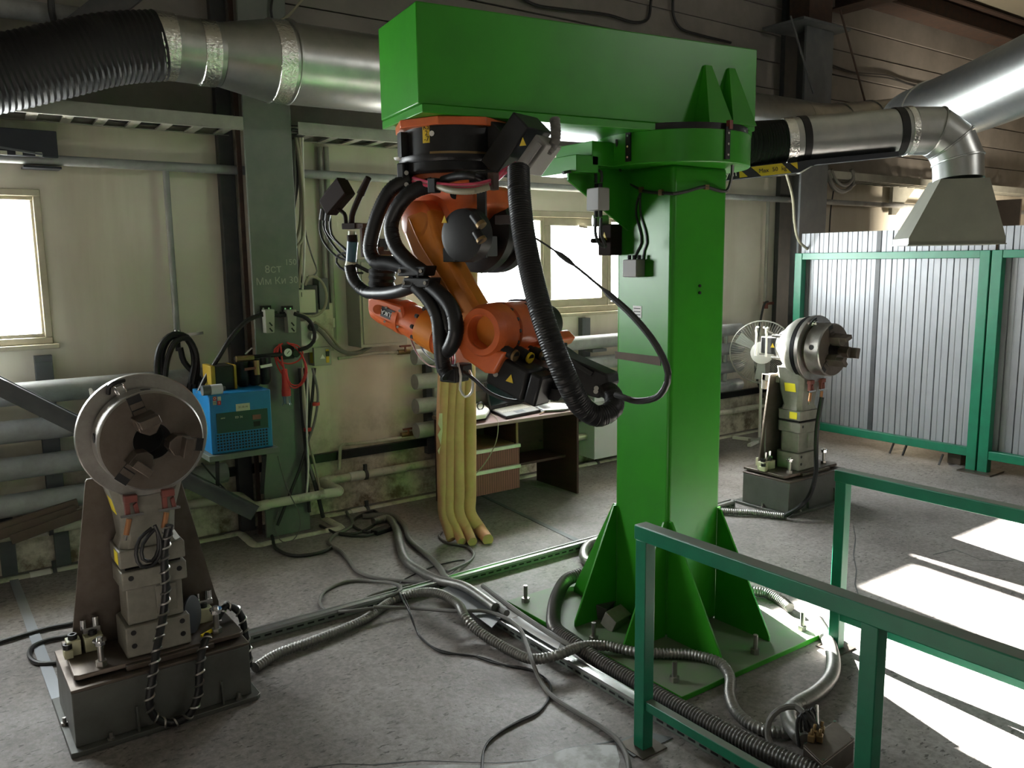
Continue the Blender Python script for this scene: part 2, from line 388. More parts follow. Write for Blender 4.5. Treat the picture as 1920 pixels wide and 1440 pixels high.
# ---- steel wall columns
c1 = thing('steel_column', 'green-grey painted steel column with chalk marks, behind the blue dryer', 'column', (2.17, 5.95, 0))
m = MB(); m.box(1.995, 2.335, 5.865, 5.89, 0, 5.3); part('front_flange', m, 'steel_green', c1, bevel=.004)
m = MB(); m.box(2.13, 2.16, 5.89, 6.12, 0, 5.3); part('web', m, 'steel_dark', c1)
m = MB(); m.box(W(420, 450, 6.12).x, W(448, 450, 6.12).x, 6.12, 6.19, 0, 5.3); part('rear_post', m, 'steel_dark', c1, bevel=.004)
m = MB(); m.box(W(452, 450, 6.0).x, W(460, 450, 6.0).x, 5.98, 6.0, 0, 5.3); part('side_angle', m, 'rust', c1)
c2x = W(1462, 200, 5.9).x; c2r = W(1536, 200, 5.9).x
zc = W(1510, 58, 5.9).z
c2 = thing('steel_column', 'dark slate steel column with capital plate, behind the extraction arm', 'column', ((c2x+c2r)/2, 5.95, 0))
m = MB(); m.box(c2x+.22, c2r, 5.75, 5.78, 0, zc); part('front_flange', m, 'steel_slate', c2, bevel=.004)
m = MB(); m.box((c2x+c2r)/2+.1, (c2x+c2r)/2+.13, 5.78, 6.03, 0, zc); part('web', m, 'steel_dark', c2)
m = MB(); m.box(W(1460, 450, 6.13).x, W(1500, 450, 6.13).x, 6.13, 6.19, 0, 5.3); part('rear_post', m, 'steel_dark', c2)
m = MB(); m.box(c2x-.02, c2r+.12, 5.62, 6.15, zc, zc+.03); part('capital_plate', m, 'steel_slate', c2, bevel=.003)
m = MB(); m.box(c2x+.25, c2r-.05, 5.75, 6.0, zc+.03, 5.3); part('stub', m, 'rust', c2)
# ---- rusty roof beams
def ibeam(p0, p1, w, h, t):
    mb = MB(); p0, p1 = V3(p0), V3(p1); z = V3((0, 0, 1))
    mb.bar(p0+z*h/2, p1+z*h/2, w, t); mb.bar(p0-z*h/2, p1-z*h/2, w, t); mb.bar(p0, p1, t, h); return mb
one('roof_beam', 'rusty roof beam running along the top of the back wall', 'beam', ibeam((-4, 5.9, 5.12), (15, 5.9, 5.12), .3, .28, .02), 'rust', bevel=0)
one('roof_beam', 'rusty cross beam over the capital plate of the slate column', 'beam', ibeam((9.15, -6.9, 5.0), (9.15, 6.1, 5.0), .3, .3, .02), 'rust')

# ---- trims on the wall
ya = 6.17
a, b = W(577, 862, ya), W(818, 830, ya)
one('wall_rail', 'black steel strip fixed along the foot of the white wall', 'rail', MB().box(-4, 14.5, 6.15, 6.195, a.z-.035, a.z+.03), 'black_paint')

# ================================================================== PIPES ON THE WALL
zp = W(113, 301, 6.08).z
one('steam_pipe', 'thin grey pipe running level along the wall under the cable tray', 'pipe', MB().cyl((-4, 6.09, zp), (14.6, 6.09, zp), .032, n=14), 'pipe_grey')
def vpipe(px, py0, py1, y, r, m, name, label, cat='pipe'):
    a = W(px[0], py0, y); b = W(px[1], py1, y); x = (a.x+b.x)/2
    return thing(name, label, cat, (x, y, b.z)), V3((x, y, a.z)), V3((x, y, b.z))
t, a, b = vpipe((308, 334), 320, 618, 6.1, .02, '', 'air_drop_pipe', 'grey vertical air pipe dropping from the level pipe, by the left window')
part('pipe', MB().cyl(a, b, .022, n=12), 'pipe_grey', t); AIRP = b
part('valve', MB().cyl(b, b+V3((0, 0, -.06)), .026, n=12).bar(b+V3((-.02, -.03, -.04)), b+V3((.17, -.03, -.03)), .012, .02), 'chrome', t)
part('coupling', MB().cyl(b+V3((0, 0, -.06)), b+V3((0, 0, -.15)), .018, n=10), 'black', t)
# registers of thick heating pipes
def register(name, label, x0, x1, zs, r, y, links, brk, round_l, round_r):
    t = thing(name, label, 'radiator', ((x0+x1)/2, y, min(zs)))
    for z in zs:
        mb = MB(); prof = []
        L = x1-x0
        e = [(.0, r*.5), (.02, r*.8), (.05, r)] if round_l else [(0, r*.97), (.008, r)]
        e2 = [(L-.05, r), (L-.02, r*.8), (L, r*.5)] if round_r else [(L-.008, r), (L, r*.97)]
        mb.lathe((x0, y, z), (1, 0, 0), e+e2, 24); part('pipe', mb, 'pipe_grey', t)
    for x in links:
        for za, zb in zip(zs, zs[1:]): part('link_pipe', MB().cyl((x, y, za-r*.9), (x, y, zb+r*.9), r*.45, n=12), 'pipe_grey', t)
    for x in brk: part('bracket', MB().box(x-.05, x+.05, 6.135, WY-.002, min(zs)-.25, max(zs)+.22), 'steel_slate', t)
    return t
# left register (behind the near positioner)
yL = 6.03
zs = [W(110, p, yL).z for p in (732, 802, 872, 934)]
zs = [zs[0]-(zs[0]-zs[3])*i/3 for i in range(4)]
rL = register('pipe_radiator', 'grey four-pipe radiator below the left window', -3.5, 1.78, zs, .073, yL, [], [W(95, 800, 6.1).x], True, False)
m = MB(); xb = W(93, 800, 6.13).x; m.box(xb-.05, xb+.05, 6.125, 6.16, zs[3]-.12, zs[0]+.18); part('bracket', m, 'steel_slate', rL, bevel=.003)
yM = 6.0
zs2 = [W(800, p, yM).z for p in (668, 715, 758, 805)]
zs2 = [zs2[0]-(zs2[0]-zs2[3])*i/3 for i in range(4)]
xm0, xm1 = W(776, 668, yM).x, W(1392, 660, yM).x
rM = register('pipe_radiator', 'grey four-pipe radiator with round ends running behind the green column', xm0, xm1, zs2, .066, yM, [xm0+.2, xm1-.3], [W(1104, 640, 6.1).x, W(812, 700, 6.1).x], False, True)
m = MB(); xb = W(1104, 640, 6.06).x
for z in zs2[:2]: m.box(xb-.02, xb+.16, 5.98, 6.1, z-.1, z-.072)
part('shelf_lug', m, 'steel_slate', rM)
# white heating pipes low on the wall, stepping out round the green-grey column
def wpipe(label, pz_l, pz_r, y, zo):
    t = thing('heating_pipe', label, 'pipe', (2, y, pz_l)); r = .033
    xl, xr = 1.86, 2.52
    yo = 5.74
    part('pipe', MB().tube([(-4, y, pz_l), (xl-.09, y, pz_l)], r, n=14, smooth=False), 'pipe_white', t)
    part('elbow', MB().tube([(xl-.1, y, pz_l), (xl, y, pz_l), (xl+.01, (y+yo)/2, pz_l), (xl+.02, yo, pz_l-.0), (xl+.12, yo, pz_l)], r*1.12, n=14, step=.02), 'pipe_white', t)
    part('pipe', MB().tube([(xl+.1, yo, pz_l), (xr-.08, yo, pz_r)], r, n=14, smooth=False), 'pipe_white', t)
    part('elbow', MB().tube([(xr-.12, yo, pz_r), (xr, yo, pz_r), (xr+.01, (y+yo)/2, pz_r), (xr+.02, y, pz_r), (xr+.12, y, pz_r)], r*1.12, n=14, step=.02), 'pipe_white', t)
    part('pipe', MB().tube([(xr+.1, y, pz_r), (14.4, y, pz_r)], r, n=14, smooth=False), 'pipe_white', t)
    for x in (W(75, 1000, y).x, W(672, 890, y).x, W(1110, 800, y).x):
        part('collar', MB().cyl((x-.08, y, pz_r), (x+.04, y, pz_r), r*1.2, n=14), 'white_plastic', t)
        part('pipe_clip', MB().cyl((x+.05, y, pz_r), (x+.075, y, pz_r), r*1.3, n=14).box(x+.053, x+.072, y, 6.199, pz_r-.01, pz_r+.01).box(x+.05, x+.075, y-.012, y+.012, pz_r+r, pz_r+.085), 'steel_dark', t)
    return t
zz1 = W(700, 887, 6.08).z; zz2 = W(700, 955, 6.08).z
wpipe('upper stained white heating pipe along the foot of the wall', zz1, zz1, 6.08, 0)
wpipe('lower stained white heating pipe just above the floor', zz2, zz2, 6.08, 0)
# thin feed pipes with red taps
for k, (pts, tap, lab) in enumerate((
    ([(634, 672), (700, 662), (766, 660), (778, 662)], (760, 660), 'thin white feed pipe with red tap on the upper radiator stub'),
    ([(636, 880), (638, 838), (642, 834), (700, 828), (770, 818), (790, 814)], (766, 815), 'thin white feed pipe with red tap on the lowest radiator stub'))):
    P = [W(x, y, 6.12) for x, y in pts]
    t = thing('feed_pipe', lab, 'pipe', P[0])
    part('pipe', MB().tube(P, .014, n=10, smooth=False), 'pipe_white', t)
    q = W(*tap, 6.1); part('tap', MB().cyl(q, q+V3((0, 0, .05)), .008, n=8).bar(q+V3((-.05, 0, .05)), q+V3((.05, 0, .05)), .02, .014), 'red_dull', t)
    part('fitting', MB().cyl(q+V3((-.06, .02, 0)), q+V3((.05, .02, 0)), .022, n=10), 'brass', t)
# conduits on wall between the column and the big cabinet
for k, (px, lab) in enumerate((((600, 628), 'left one of two thin vertical conduits beside the welding torch'), ((612, 640), 'right one of two thin vertical conduits beside the welding torch'))):
    a, b = W(px[0], 275, 6.15), W(px[1], 640, 6.15); x = a.x
    one('wall_conduit', lab, 'conduit', MB().cyl((x, 6.16, a.z), (x, 6.16, b.z), .02, n=10), 'tray')
# vertical air pipe at the right with hose
a, b = W(1440, 470, 6.1), W(1447, 565, 6.1)
t = thing('air_drop_pipe', 'pale vertical air pipe ending in a red valve above the fan', 'pipe', b)
part('pipe', MB().cyl((a.x, 6.12, zp), (a.x, 6.12, b.z), .02, n=10), 'tray', t)
part('valve', MB().cyl((a.x, 6.11, b.z), (a.x, 6.11, b.z-.08), .03, n=10).bar((a.x, 6.08, b.z-.02), (a.x+.1, 6.08, b.z-.02), .02, .03), 'red_dull', t)
x0 = a.x; zb = b.z
part('hose', MB().tube([(x0, 6.08, zb), (x0-.1, 6.05, zb-.02), W(1423, 620, 6.05), W(1416, 690, 6.05), W(1430, 745, 6.08)], .014, n=8), 'cable', t)

# ================================================================== CABLE TRAY
def tray(x0, x1, label, step=.19):
    t = thing('cable_tray', label, 'cable tray', ((x0+x1)/2, 5.98, 2.95))
    zt = W(300, 220, 5.8).z
    for y, s in ((5.8, 1), (6.14, -1)):
        part('side_rail', MB().box(x0, x1, y-.004, y+.004, zt-.03, zt+.05).box(x0, x1, y, y+.03*s, zt-.035, zt-.03), 'tray', t)
    n = int((x1-x0)/step)
    for i in range(n):
        x = x0+(i+.5)*(x1-x0)/n
        part('rung', MB().prism([(x-.03, 5.802, zt-.034), (x+.03, 5.802, zt-.034), (x+.05, 6.138, zt-.034), (x-.01, 6.138, zt-.034)], (0, 0, .012)), 'tray', t)
    random.seed(int(x0*10)+50)
    for k in range(5):
        yy = 5.93+.04*k; P = []
        x = x0
        while x < x1+.01: P.append((x, yy+random.uniform(-.012, .012), zt-.005+random.uniform(0, .035))); x += .3
        part('laid_cable', MB().tube(P, .012+.004*(k % 2), n=8, step=.1), 'cable', t)
tray(-3.8, 1.97, 'left cable tray with open rungs, ending at the green-grey column')
tray(2.36, 8.1, 'middle cable tray with open rungs, behind the robot boom')
tray(8.75, 14.3, 'right cable tray above the fence, behind the fume hood')

# ================================================================== GANTRY (green column with swivelling boom)
CX, CY = 3.28, 3.10
gan = thing('robot_gantry', 'green welding robot gantry, square column on a gusseted base with swivel boom', 'gantry', (CX, CY, 0))
PX0, PX1, PY0, PY1 = 2.69, 3.81, 2.43, 3.80
m = MB(); m.box(PX0, PX1, PY0, PY1, .002, .03); part('base_plate', m, 'plate_dusty', gan, bevel=.003)
S = .2
m = MB(); m.box(CX-S, CX+S, CY-S, CY+S, .03, 2.46); part('column', m, 'gantry_green', gan, bevel=.022, seg=3)
gz = .66
for sg in (-1, 1):
    for off in (-S+.012, S-.012):
        t = .006
        P = [(CX+sg*S, CY+off-t, .03), (CX+sg*(S+.30), CY+off-t, .03), (CX+sg*(S+.30), CY+off-t, .06), (CX+sg*(S+.02), CY+off-t, gz), (CX+sg*S, CY+off-t, gz)]
        part('gusset', MB().prism(P, (0, 2*t, 0)), 'gantry_green', gan, bevel=.002)
        P = [(CX+off-t, CY+sg*S, .03), (CX+off-t, CY+sg*(S+.36), .03), (CX+off-t, CY+sg*(S+.36), .06), (CX+off-t, CY+sg*(S+.02), gz), (CX+off-t, CY+sg*S, gz)]
        part('gusset', MB().prism(P, (2*t, 0, 0)), 'gantry_green', gan, bevel=.002)
for x, y in ((2.77, 3.72), (2.77, 2.55), (3.72, 2.52), (3.72, 3.7), (3.3, 2.5), (2.75, 3.1)):
    b = part('anchor_bolt', MB().cyl((x, y, .03), (x, y, .13), .012, n=10).cyl((x, y, .03), (x, y, .055), .024, n=6), 'steel', gan)
# swivel drum and bracket towards the window side
BA = math.radians(8); U = V3((-math.cos(BA), math.sin(BA), 0)); NB = V3((-math.sin(BA), -math.cos(BA), 0)); CC = V3((CX, CY, 0))
part('swivel_drum', MB().lathe((CX, CY, 2.455), (0, 0, 1), [(0, .385), (.004, .39), (.15, .39), (.154, .385)], 64), 'gantry_green', gan)
part('swivel_ring', MB().lathe((CX, CY, 2.61), (0, 0, 1), [(0, .36), (0.0, .375), (.03, .375), (.03, .36)], 64), 'black_paint', gan)
bx = CX-.39
m = MB(); m.box(bx-.14, CX-.2, CY+.02, CY+.3, 2.455, 2.57); part('motor_bracket', m, 'gantry_green', gan, bevel=.003)
m = MB(); m.box(bx-.24, bx-.1, CY+.02, CY+.3, 2.42, 2.5); part('motor_bracket', m, 'gantry_green', gan, bevel=.003)
# triangular web between the bracket and the column
wy = CY+.1; wt = W(1066, 338, wy); wb = W(1150, 432, wy); m = MB(); m.prism([(CX-.195, wy, wb.z), (CX-.195, wy, 2.455), (wt.x, wy, 2.455), (wt.x, wy, wt.z), (CX-.21, wy, wb.z)], (0, .012, 0)); part('web_plate', m, 'gantry_green', gan)
# boom
def bp(u, n, z): return CC+U*u+NB*n+V3((0, 0, z))
m = MB(); m.prism([bp(-.345, .23, 2.64), bp(1.49, .23, 2.64), bp(1.49, -.23, 2.64), bp(-.345, -.23, 2.64)], (0, 0, .4)); boom = part('boom', m, 'gantry_green', gan, bevel=.006)
m = MB(); m.prism([bp(-.325, .23, 2.605), bp(1.48, .245, 2.605), bp(1.48, -.245, 2.605), bp(-.325, -.23, 2.605)], (0, 0, .035)); part('boom_bottom_plate', m, 'gantry_green', gan, bevel=.003)
for uu in (-.02, -.17):
    q = uu; o1, o0 = .345, .231
    vs = [bp(q-.075, o1, 2.645), bp(q+.075, o1, 2.645), bp(q+.02, o0+.012, 2.93), bp(q-.02, o0+.012, 2.93), bp(q-.075, o0, 2.645), bp(q+.075, o0, 2.645), bp(q+.02, o0, 2.93), bp(q-.02, o0, 2.93)]
    part('boom_gusset', MB().add(vs, [(1, 0, 3, 2), (4, 5, 6, 7), (0, 1, 5, 4), (2, 3, 7, 6), (0, 4, 7, 3), (1, 2, 6, 5)]), 'gantry_green', gan)
# limit-switch brackets on the drum, with their cables
for px, nm in ((1158, 0), (1368, 1)):
    pt = PL(px, 280, (CX, CY, 0), CF*V3((1, 1, 0)), -.36)
    d = V3((pt.x-CX, pt.y-CY, 0)).normalized(); c = CC+d*.395; tt = d.cross(V3((0, 0, 1)))
    b = part('switch_bracket', MB().obox(c+V3((0, 0, 2.545)), tt*.014, d*.005, V3((0, 0, .075))), 'black_paint', gan)
    for k in range(3): part('screw', MB().cyl(c+d*.004+V3((0, 0, 2.49+.05*k)), c+d*.009+V3((0, 0, 2.49+.05*k)), .006, n=8), 'chrome', b)
    part('switch', MB().obox(c+V3((0, 0, 2.63))-tt*.012, tt*.01, d*.012, V3((0, 0, .02))), 'red_dull', b)
    SWP = c
yf = CY-S-.004; xf = CX-S-.004
def cf(px, py): return W(px, py, yf)          # a point on the column face towards the camera
def cl(px, py): return XP(px, py, xf)         # a point on the column face towards the window
q = XP(1160, 290, xf-.02)
part('switch_cable', MB().tube([XP(1156, 262, CX-.4), XP(1160, 300, CX-.35), cl(1170, 335), cl(1200, 355), cl(1225, 361), cl(1250, 362)], .006, n=6), 'cable', gan)
part('switch_cable', MB().tube([cl(1203, 358), cl(1225, 361), cl(1250, 362), cf(1262, 363), cf(1290, 358), cf(1320, 350), cf(1340, 355), W(1362, 358, yf-.01), W(1372, 330, yf-.08), W(1373, 280, yf-.17), W(1371, 245, yf-.17)], .009, n=6), 'cable', gan)
for dx in (0, 6):
    part('switch_cable', MB().tube([cl(1201, 362), cl(1194+dx, 380), cl(1193+dx*1.5, 405), cl(1200+dx*1.6, 430), cl(1203+dx*1.7, 455), cl(1196+dx*2, 470), cl(1188+dx*3, 488)], .006, n=6), 'cable', gan)
for px, py in ((1203, 356), (1240, 361)): part('cable_clip', MB().obox(cl(px, py), V3((.01, 0, 0)), V3((0, .012, 0)), V3((0, 0, .014))), 'brass', gan)
part('cable_clip', MB().obox(cf(1324, 351), V3((.014, 0, 0)), V3((0, .008, 0)), V3((0, 0, .012))), 'brass', gan)
def jbox(c, hx, hy, hz, m, glands_up, glands_dn, label=None):
    b = part('junction_box', MB().obox(c, (hx, 0, 0), (0, hy, 0), (0, 0, hz)), m, gan, bevel=.006)
    if label: b['label'] = label
    lid = part('lid', MB().obox(V3(c)+V3((-hx, 0, 0)), (.004, 0, 0), (0, hy*.98, 0), (0, 0, hz*.98)), m, b, bevel=.003)
    for k in range(glands_up): p0 = V3(c)+V3((0, hy*(k-.5*(glands_up-1))*.7, hz)); part('cable_gland', MB().cyl(p0, p0+V3((0, 0, .022)), .01, n=8), 'black', b)
    for k in range(glands_dn): p0 = V3(c)-V3((0, hy*(k-.5*(glands_dn-1))*.7, hz)); part('cable_gland', MB().cyl(p0, p0-V3((0, 0, .03)), .01, n=8), 'black', b)
    return b
q = XP(1189, 503, xf-.03); jbox(q, .03, .05, .045, 'box_grey', 3, 0, 'small brown-grey junction box on the column')
q = W(1122, 374, wy-.06); jbox(q, .035, .045, .055, 'box_grey', 2, 2, 'taller grey junction box under the swivel drum')
for dy in (-.02, .02):
    part('box_cable', MB().tube([q+V3((0, dy, .08)), q+V3((.0, dy, .13)), q+V3((-.02, .02, .15)), q+V3((-.1, .03, .14)), q+V3((-.2, .03, .12))], .008, n=6), 'cable', gan)
    part('box_cable', MB().tube([q+V3((0, dy, -.09)), q+V3((.0, dy, -.17)), q+V3((.03, dy, -.22)), q+V3((.06, .02, -.23))], .008, n=6), 'cable', gan)
# black swivel motor and plug under the bracket
q = XP(1144, 450, xf-.05); mo = part('swivel_motor', MB().obox(q, (.04, 0, 0), (0, .05, 0), (0, 0, .08)).cyl(q+V3((0, 0, -.0)), q+V3((-.13, 0, -.005)), .013, n=10), 'sensor', gan, bevel=.006)
part('warning_sign', MB().prism([q+V3((-.042, .02, .0)), q+V3((-.042, -.02, .0)), q+V3((-.042, 0, .04))], (.002, 0, 0)), 'yellow_warn', mo)
part('motor_shaft', MB().cyl(q+V3((0, .02, .1)), q+V3((-.07, .06, .1)), .03, n=16), 'cast', mo)
# stickers and tape
q0, q1 = cl(1186, 573), cl(1202, 596)
lb = part('label_plate', MB().box(xf+.002, xf+.005, q0.y, q1.y, q1.z, q0.z), 'white', gan)
for k, tx in enumerate(('CBAPKA', 'PO60T', '2014', 'No 01')): pass
for k in range(4):
    part('printed_line', MB().box(xf+.0005, xf+.0022, q0.y-.008, q1.y+.008, q0.z-.016-.016*k, q0.z-.012-.016*k), 'black', lb)
a, b, c, d = cl(1153, 659), cl(1238, 669), cl(1238, 686), cl(1153, 672)
part('tape_strip', MB().prism([p+V3((.003, 0, 0)) for p in (a, b, c, d)], (-.002, 0, 0)), 'brown_board', gan)
for px, py in ((1312, 536), (1312, 549)): q = cf(px, py); part('threaded_hole', MB().cyl(q+V3((0, .002, 0)), q+V3((0, -.004, 0)), .008, n=10), 'black', gan)
# hanging light strip lamp bar seen under the boom? the pale duct underside is behind; loose steel blocks between the gussets
one('steel_block', 'bright sawn steel block leaning between the column gussets', 'block', MB().obox(G(1155, 1160, .075), (.07, .015, .0), (-.008, .035, .02), (0, -.02, .04)), 'cast', bevel=.003)
one('steel_block', 'dark steel block lying behind the bright one at the column foot', 'block', MB().obox(G(1130, 1140, .075), (.06, .03, .0), (-.02, .04, .01), (0, -.01, .04)), 'base_grey', bevel=.003)

# ================================================================== GUARD RAILS
def railing(name, label, x, ys, yend, ztop, zlow, post_w=.05):
    t = thing(name, label, 'railing', (x, ys[0], 0))
    for y in ys:
        p = part('post', MB().box(x-post_w/2, x+post_w/2, y-post_w/2-.002, y+post_w/2, .005, ztop-.06), 'rail_green', t, bevel=.003)
    part('top_rail', MB().box(x-.033, x+.033, yend, ys[0]+post_w/2+.004, ztop-.06, ztop), 'rail_dusty', t, bevel=.004)
    for a, b in zip(ys, ys[1:]+[yend]):
        part('lower_rail', MB().box(x-.02, x+.02, b+post_w/2, a-post_w/2, zlow-.04, zlow), 'rail_dusty', t, bevel=.003)
    for y in ys: part('foot_plate', MB().box(x-.07, x+.07, y-.07, y+.07, .0, .006), 'steel_brown', t)
    return t
railing('guard_rail', 'green steel guard rail nearest the viewer, in front of the column', 2.305, [2.29, XP(1632, 1300, 2.305).y, .3], -.9, .955, XP(1232, 1322, 2.305).z, .055)
railing('guard_rail', 'green steel guard rail beyond the column base', 3.735, [2.33, .9, -.5], -1.2, .945, .2, .055)

# ================================================================== FENCE
FX = 8.0
fe = thing('sheet_metal_fence', 'tall fence of white corrugated sheets in a green steel frame', 'fence', (FX, 4, 0))
yA = XP(1495, 640, FX).y; yB = XP(1846, 680, FX).y
zt = XP(1497, 475, FX).z; zb = XP(1680, 823, FX).z
for k, y in enumerate((yA, yB+.045, yB-.06, yB-3.2)):
    part('post', MB().box(FX-.04, FX+.04, y-.045, y+.045, .0, zt), 'rail_green', fe, bevel=.004)
for y0, y1 in ((yB+.09, yA-.045), (yB-3.15, yB-.105)):
    part('top_rail', MB().box(FX-.035, FX+.035, y0, y1, zt-.07, zt), 'rail_green', fe, bevel=.004)
    part('bottom_rail', MB().box(FX-.035, FX+.035, y0, y1, zb-.04, zb+.04), 'rail_green', fe, bevel=.004)
part('foot_plate', MB().box(FX-.14, FX+.14, yB-.18, yB+.12, 0, .012), 'steel_brown', fe)
part('foot_plate', MB().box(FX-.14, FX+.14, yA-.1, yA+.12, 0, .012), 'steel_brown', fe)
zs_top = XP(1510, 438, FX+.06).z
def sheet(y0, y1, x, z0, z1):
    mb = MB(); pitch = .118; n = max(1, int(round((y1-y0)/pitch))); p = (y1-y0)/n; pr = []
    for i in range(n):
        y = y0+i*p; pr += [(y, 0), (y+p*.40, 0), (y+p*.44, .004), (y+p*.5, .004), (y+p*.54, 0), (y+p*.90, 0), (y+p*.93, .02), (y+p*.97, .02)]
    pr.append((y1, 0))
    vs = []; fs = []
    for y, dx in pr: vs += [(x+dx, y, z0), (x+dx, y, z1)]
    for i in range(len(pr)-1): fs.append((2*i, 2*i+1, 2*i+3, 2*i+2))
    return mb.add(vs, fs)
yc = XP(1640, 640, FX+.06).y
for a, b, dx in ((yc+.03, yA+.05, .07), (yB+.0, yc-.015, .055), (yB-1.1, yB-.02, .06), (yB-2.15, yB-1.1, .06), (yB-3.2, yB-2.15, .06)):
    part('corrugated_sheet', sheet(a, b, FX+dx, .14, zs_top), 'sheet_white', fe, ang=10)
part('seam_strip', MB().box(FX+.06, FX+.1, yc-.02, yc+.035, .14, zs_top), 'steel_dark', fe)
# bits under the fence: kickers and a brown chip
for px, py in ((1676, 838), (1700, 842), (1768, 860)):
    a = XP(px, py-8, FX+.05); b = G(px-8, py+12); one('steel_prop', 'thin dark rod leaning under the corrugated fence, ' + {1676: 'leftmost of three', 1700: 'middle of three', 1768: 'next to the wood block'}[px], 'rod', MB().bar(a, b, .015, .015), 'steel_dark', group='rods under the fence')
one('wood_offcut', 'dark brown wood block standing under the fence by the double post', 'block', MB().box(FX+.1, FX+.24, yB+.2, yB+.33, 0, .2), 'brown_board', bevel=.006)
# boards leaning behind the fence
one('brown_board', 'brown board standing behind the fence left of the hood', 'board', MB().box(11, 11.03, 4.7, 5.5, 0, W(1665, 392, 5.2).z*.9+.4), 'brown_board')
one('brown_board', 'brown board standing behind the fence at the photo edge', 'board', MB().box(11.6, 11.63, 3.2, 4.1, 0, 2.62), 'brown_board')

# ================================================================== WELDING POSITIONERS (two of a kind)
def make_positioner():
    t = thing('welding_positioner', 'welding positioner with a three-jaw chuck, near the left window and blue dryer', 'positioner', (.77, 3.9, 0), 'welding positioners with chucks')
    part('foot_plate', MB().prism([(.375, 3.63, .001), (.40, 3.625, .001), (1.15, 3.63, .001), (1.17, 3.65, .001), (1.17, 4.18, .001), (.375, 4.18, .001)], (0, 0, .022)), 'base_grey', t, bevel=.003)
    m = MB(); m.box(.40, 1.135, 3.665, 4.11, .023, .262); bb = part('base_box', m, 'base_grey', t, bevel=.004)
    part('box_lid', MB().box(.398, 1.137, 3.662, 4.113, .263, .276), 'steel_brown', t, bevel=.002)
    for x in (.64, 1.0): part('rib', MB().prism([(x-.004, 3.665, .024), (x-.004, 3.64, .024), (x-.004, 3.655, .13), (x-.004, 3.665, .13)], (.008, 0, 0)), 'base_grey', t)
    for x, y in ((.53, 3.65), (1.07, 3.65), (.39, 3.9), (1.15, 3.9)):
        part('anchor_bolt', MB().cyl((x, y, .02), (x, y, .034), .016, n=6).cyl((x, y, .03), (x, y, .055), .008, n=8), 'steel', t)
    part('adjusting_plate', MB().prism([(.422, 3.735, .285), (.44, 3.722, .285), (1.115, 3.722, .285), (1.133, 3.74, .285), (1.133, 4.13, .285), (.43, 4.13, .285)], (0, 0, .022)), 'steel_brown', t, bevel=.003)
    part('plate_step', MB().box(.62, .99, 3.70, 3.74, .277, .30), 'steel_brown', t, bevel=.002)
    for x, y in ((.535, 3.765), (1.03, 3.79)):
        b = part('levelling_bolt', MB().cyl((x, y, .306), (x, y, .435), .0125, n=12), 'steel', t)
        part('nut', MB().cyl((x, y, .307), (x, y, .33), .024, n=6), 'steel', b)
        part('nut', MB().cyl((x, y, .40), (x, y, .418), .022, n=6).cyl((x, y, .418), (x, y, .424), .028, n=16), 'chrome', b)
    # gear column
    def block(name, x0, x1, y0, y1, z0, z1, ch=.03, mm='cast', holes=(), x2=None):
        mb = MB().prism([(x0, y0, z0), (x1, y0, z0), (x1, y1, z0), (x0+ch, y1, z0), (x0, y1-ch, z0)], (0, 0, z1-z0))
        o = part(name, mb, mm, t, bevel=.006)
        for hx, hz in holes: part('bolt_hole', MB().cyl((hx, y0-.0015, hz), (hx, y0+.002, hz), .0115, n=14), 'black', o)
        return o
    yf, yk = 3.765, 3.985
    block('column_foot', .636, .906, yf-.012, yk, .307, .445, holes=((.668, .36), (.668, .42), (.872, .36), (.872, .42)))
    block('column_shaft', .655, .888, yf+.012, yk-.02, .445, .612, mm='cast')
    part('inspection_cover', MB().box(.775, .86, yf+.006, yf+.013, .475, .6), 'cast', t, bevel=.002)
    block('column_flange', .638, .908, yf-.01, yk, .612, .695, holes=((.676, .665), (.876, .665)))
    part('joint_gasket', MB().box(.66, .89, yf+.02, yk-.01, .694, .712), 'black', t)
    b3 = block('column_flange', .636, .906, yf-.01, yk, .712, .79)
    part('warning_sticker', MB().box(.634, .6365, yf+.02, yf+.09, .725, .78), 'yellow', b3)
    m = MB(); vs = []
    lv = [(.79, .645, .90, yf, yk-.02), (.83, .66, .88, yf+.015, yk-.03), (.93, .655, .885, yf, yk), (1.03, .63, .91, yf-.02, yk+.0), (1.14, .6, .94, yf-.02, yk)]
    for z, a, b, c, d in lv:
        k = .03; vs += [(a+k, c, z), (b-k, c, z), (b, c+k, z), (b, d-k, z), (b-k, d, z), (a+k, d, z), (a, d-k, z), (a, c+k, z)]
    fs = [tuple(range(7, -1, -1)), tuple(range(len(vs)-8, len(vs)))]
    for j in range(len(lv)-1):
        for i in range(8): fs.append((j*8+i, j*8+(i+1) % 8, (j+1)*8+(i+1) % 8, (j+1)*8+i))
    nk = part('column_neck', m.add(vs, fs), 'cast', t, bevel=.004)
    part('warning_sticker', MB().prism([(.652, yf+.05, .94), (.652, yf+.15, .94), (.636, yf+.15, 1.02), (.636, yf+.05, 1.02)], (-.003, 0, 0)), 'yellow', nk)
    hc = V3((.765, 0, 1.29))
    def at(y): return (hc.x, y, hc.z)
    Y = (0, -1, 0)
    part('gear_head', MB().lathe(at(4.02), Y, [(0, .1), (.005, .13), (.05, .15), (.1, .2), (.15, .235), (.2, .245), (.225, .245)], 48), 'cast', t)
    gr = []
    for i in range(4): gr += [(.0+.012*i, .252), (.006+.012*i, .252), (.007+.012*i, .243), (.011+.012*i, .243)]
    part('slip_ring', MB().lathe(at(3.795), Y, gr+[(.05, .2), (0, .2)], 48, ring=True), 'black_paint', t)
    part('faceplate', MB().lathe(at(3.748), Y, [(0, .255), (.002, .262), (.03, .262), (.033, .258)], 64), 'steel', t, ang=25)
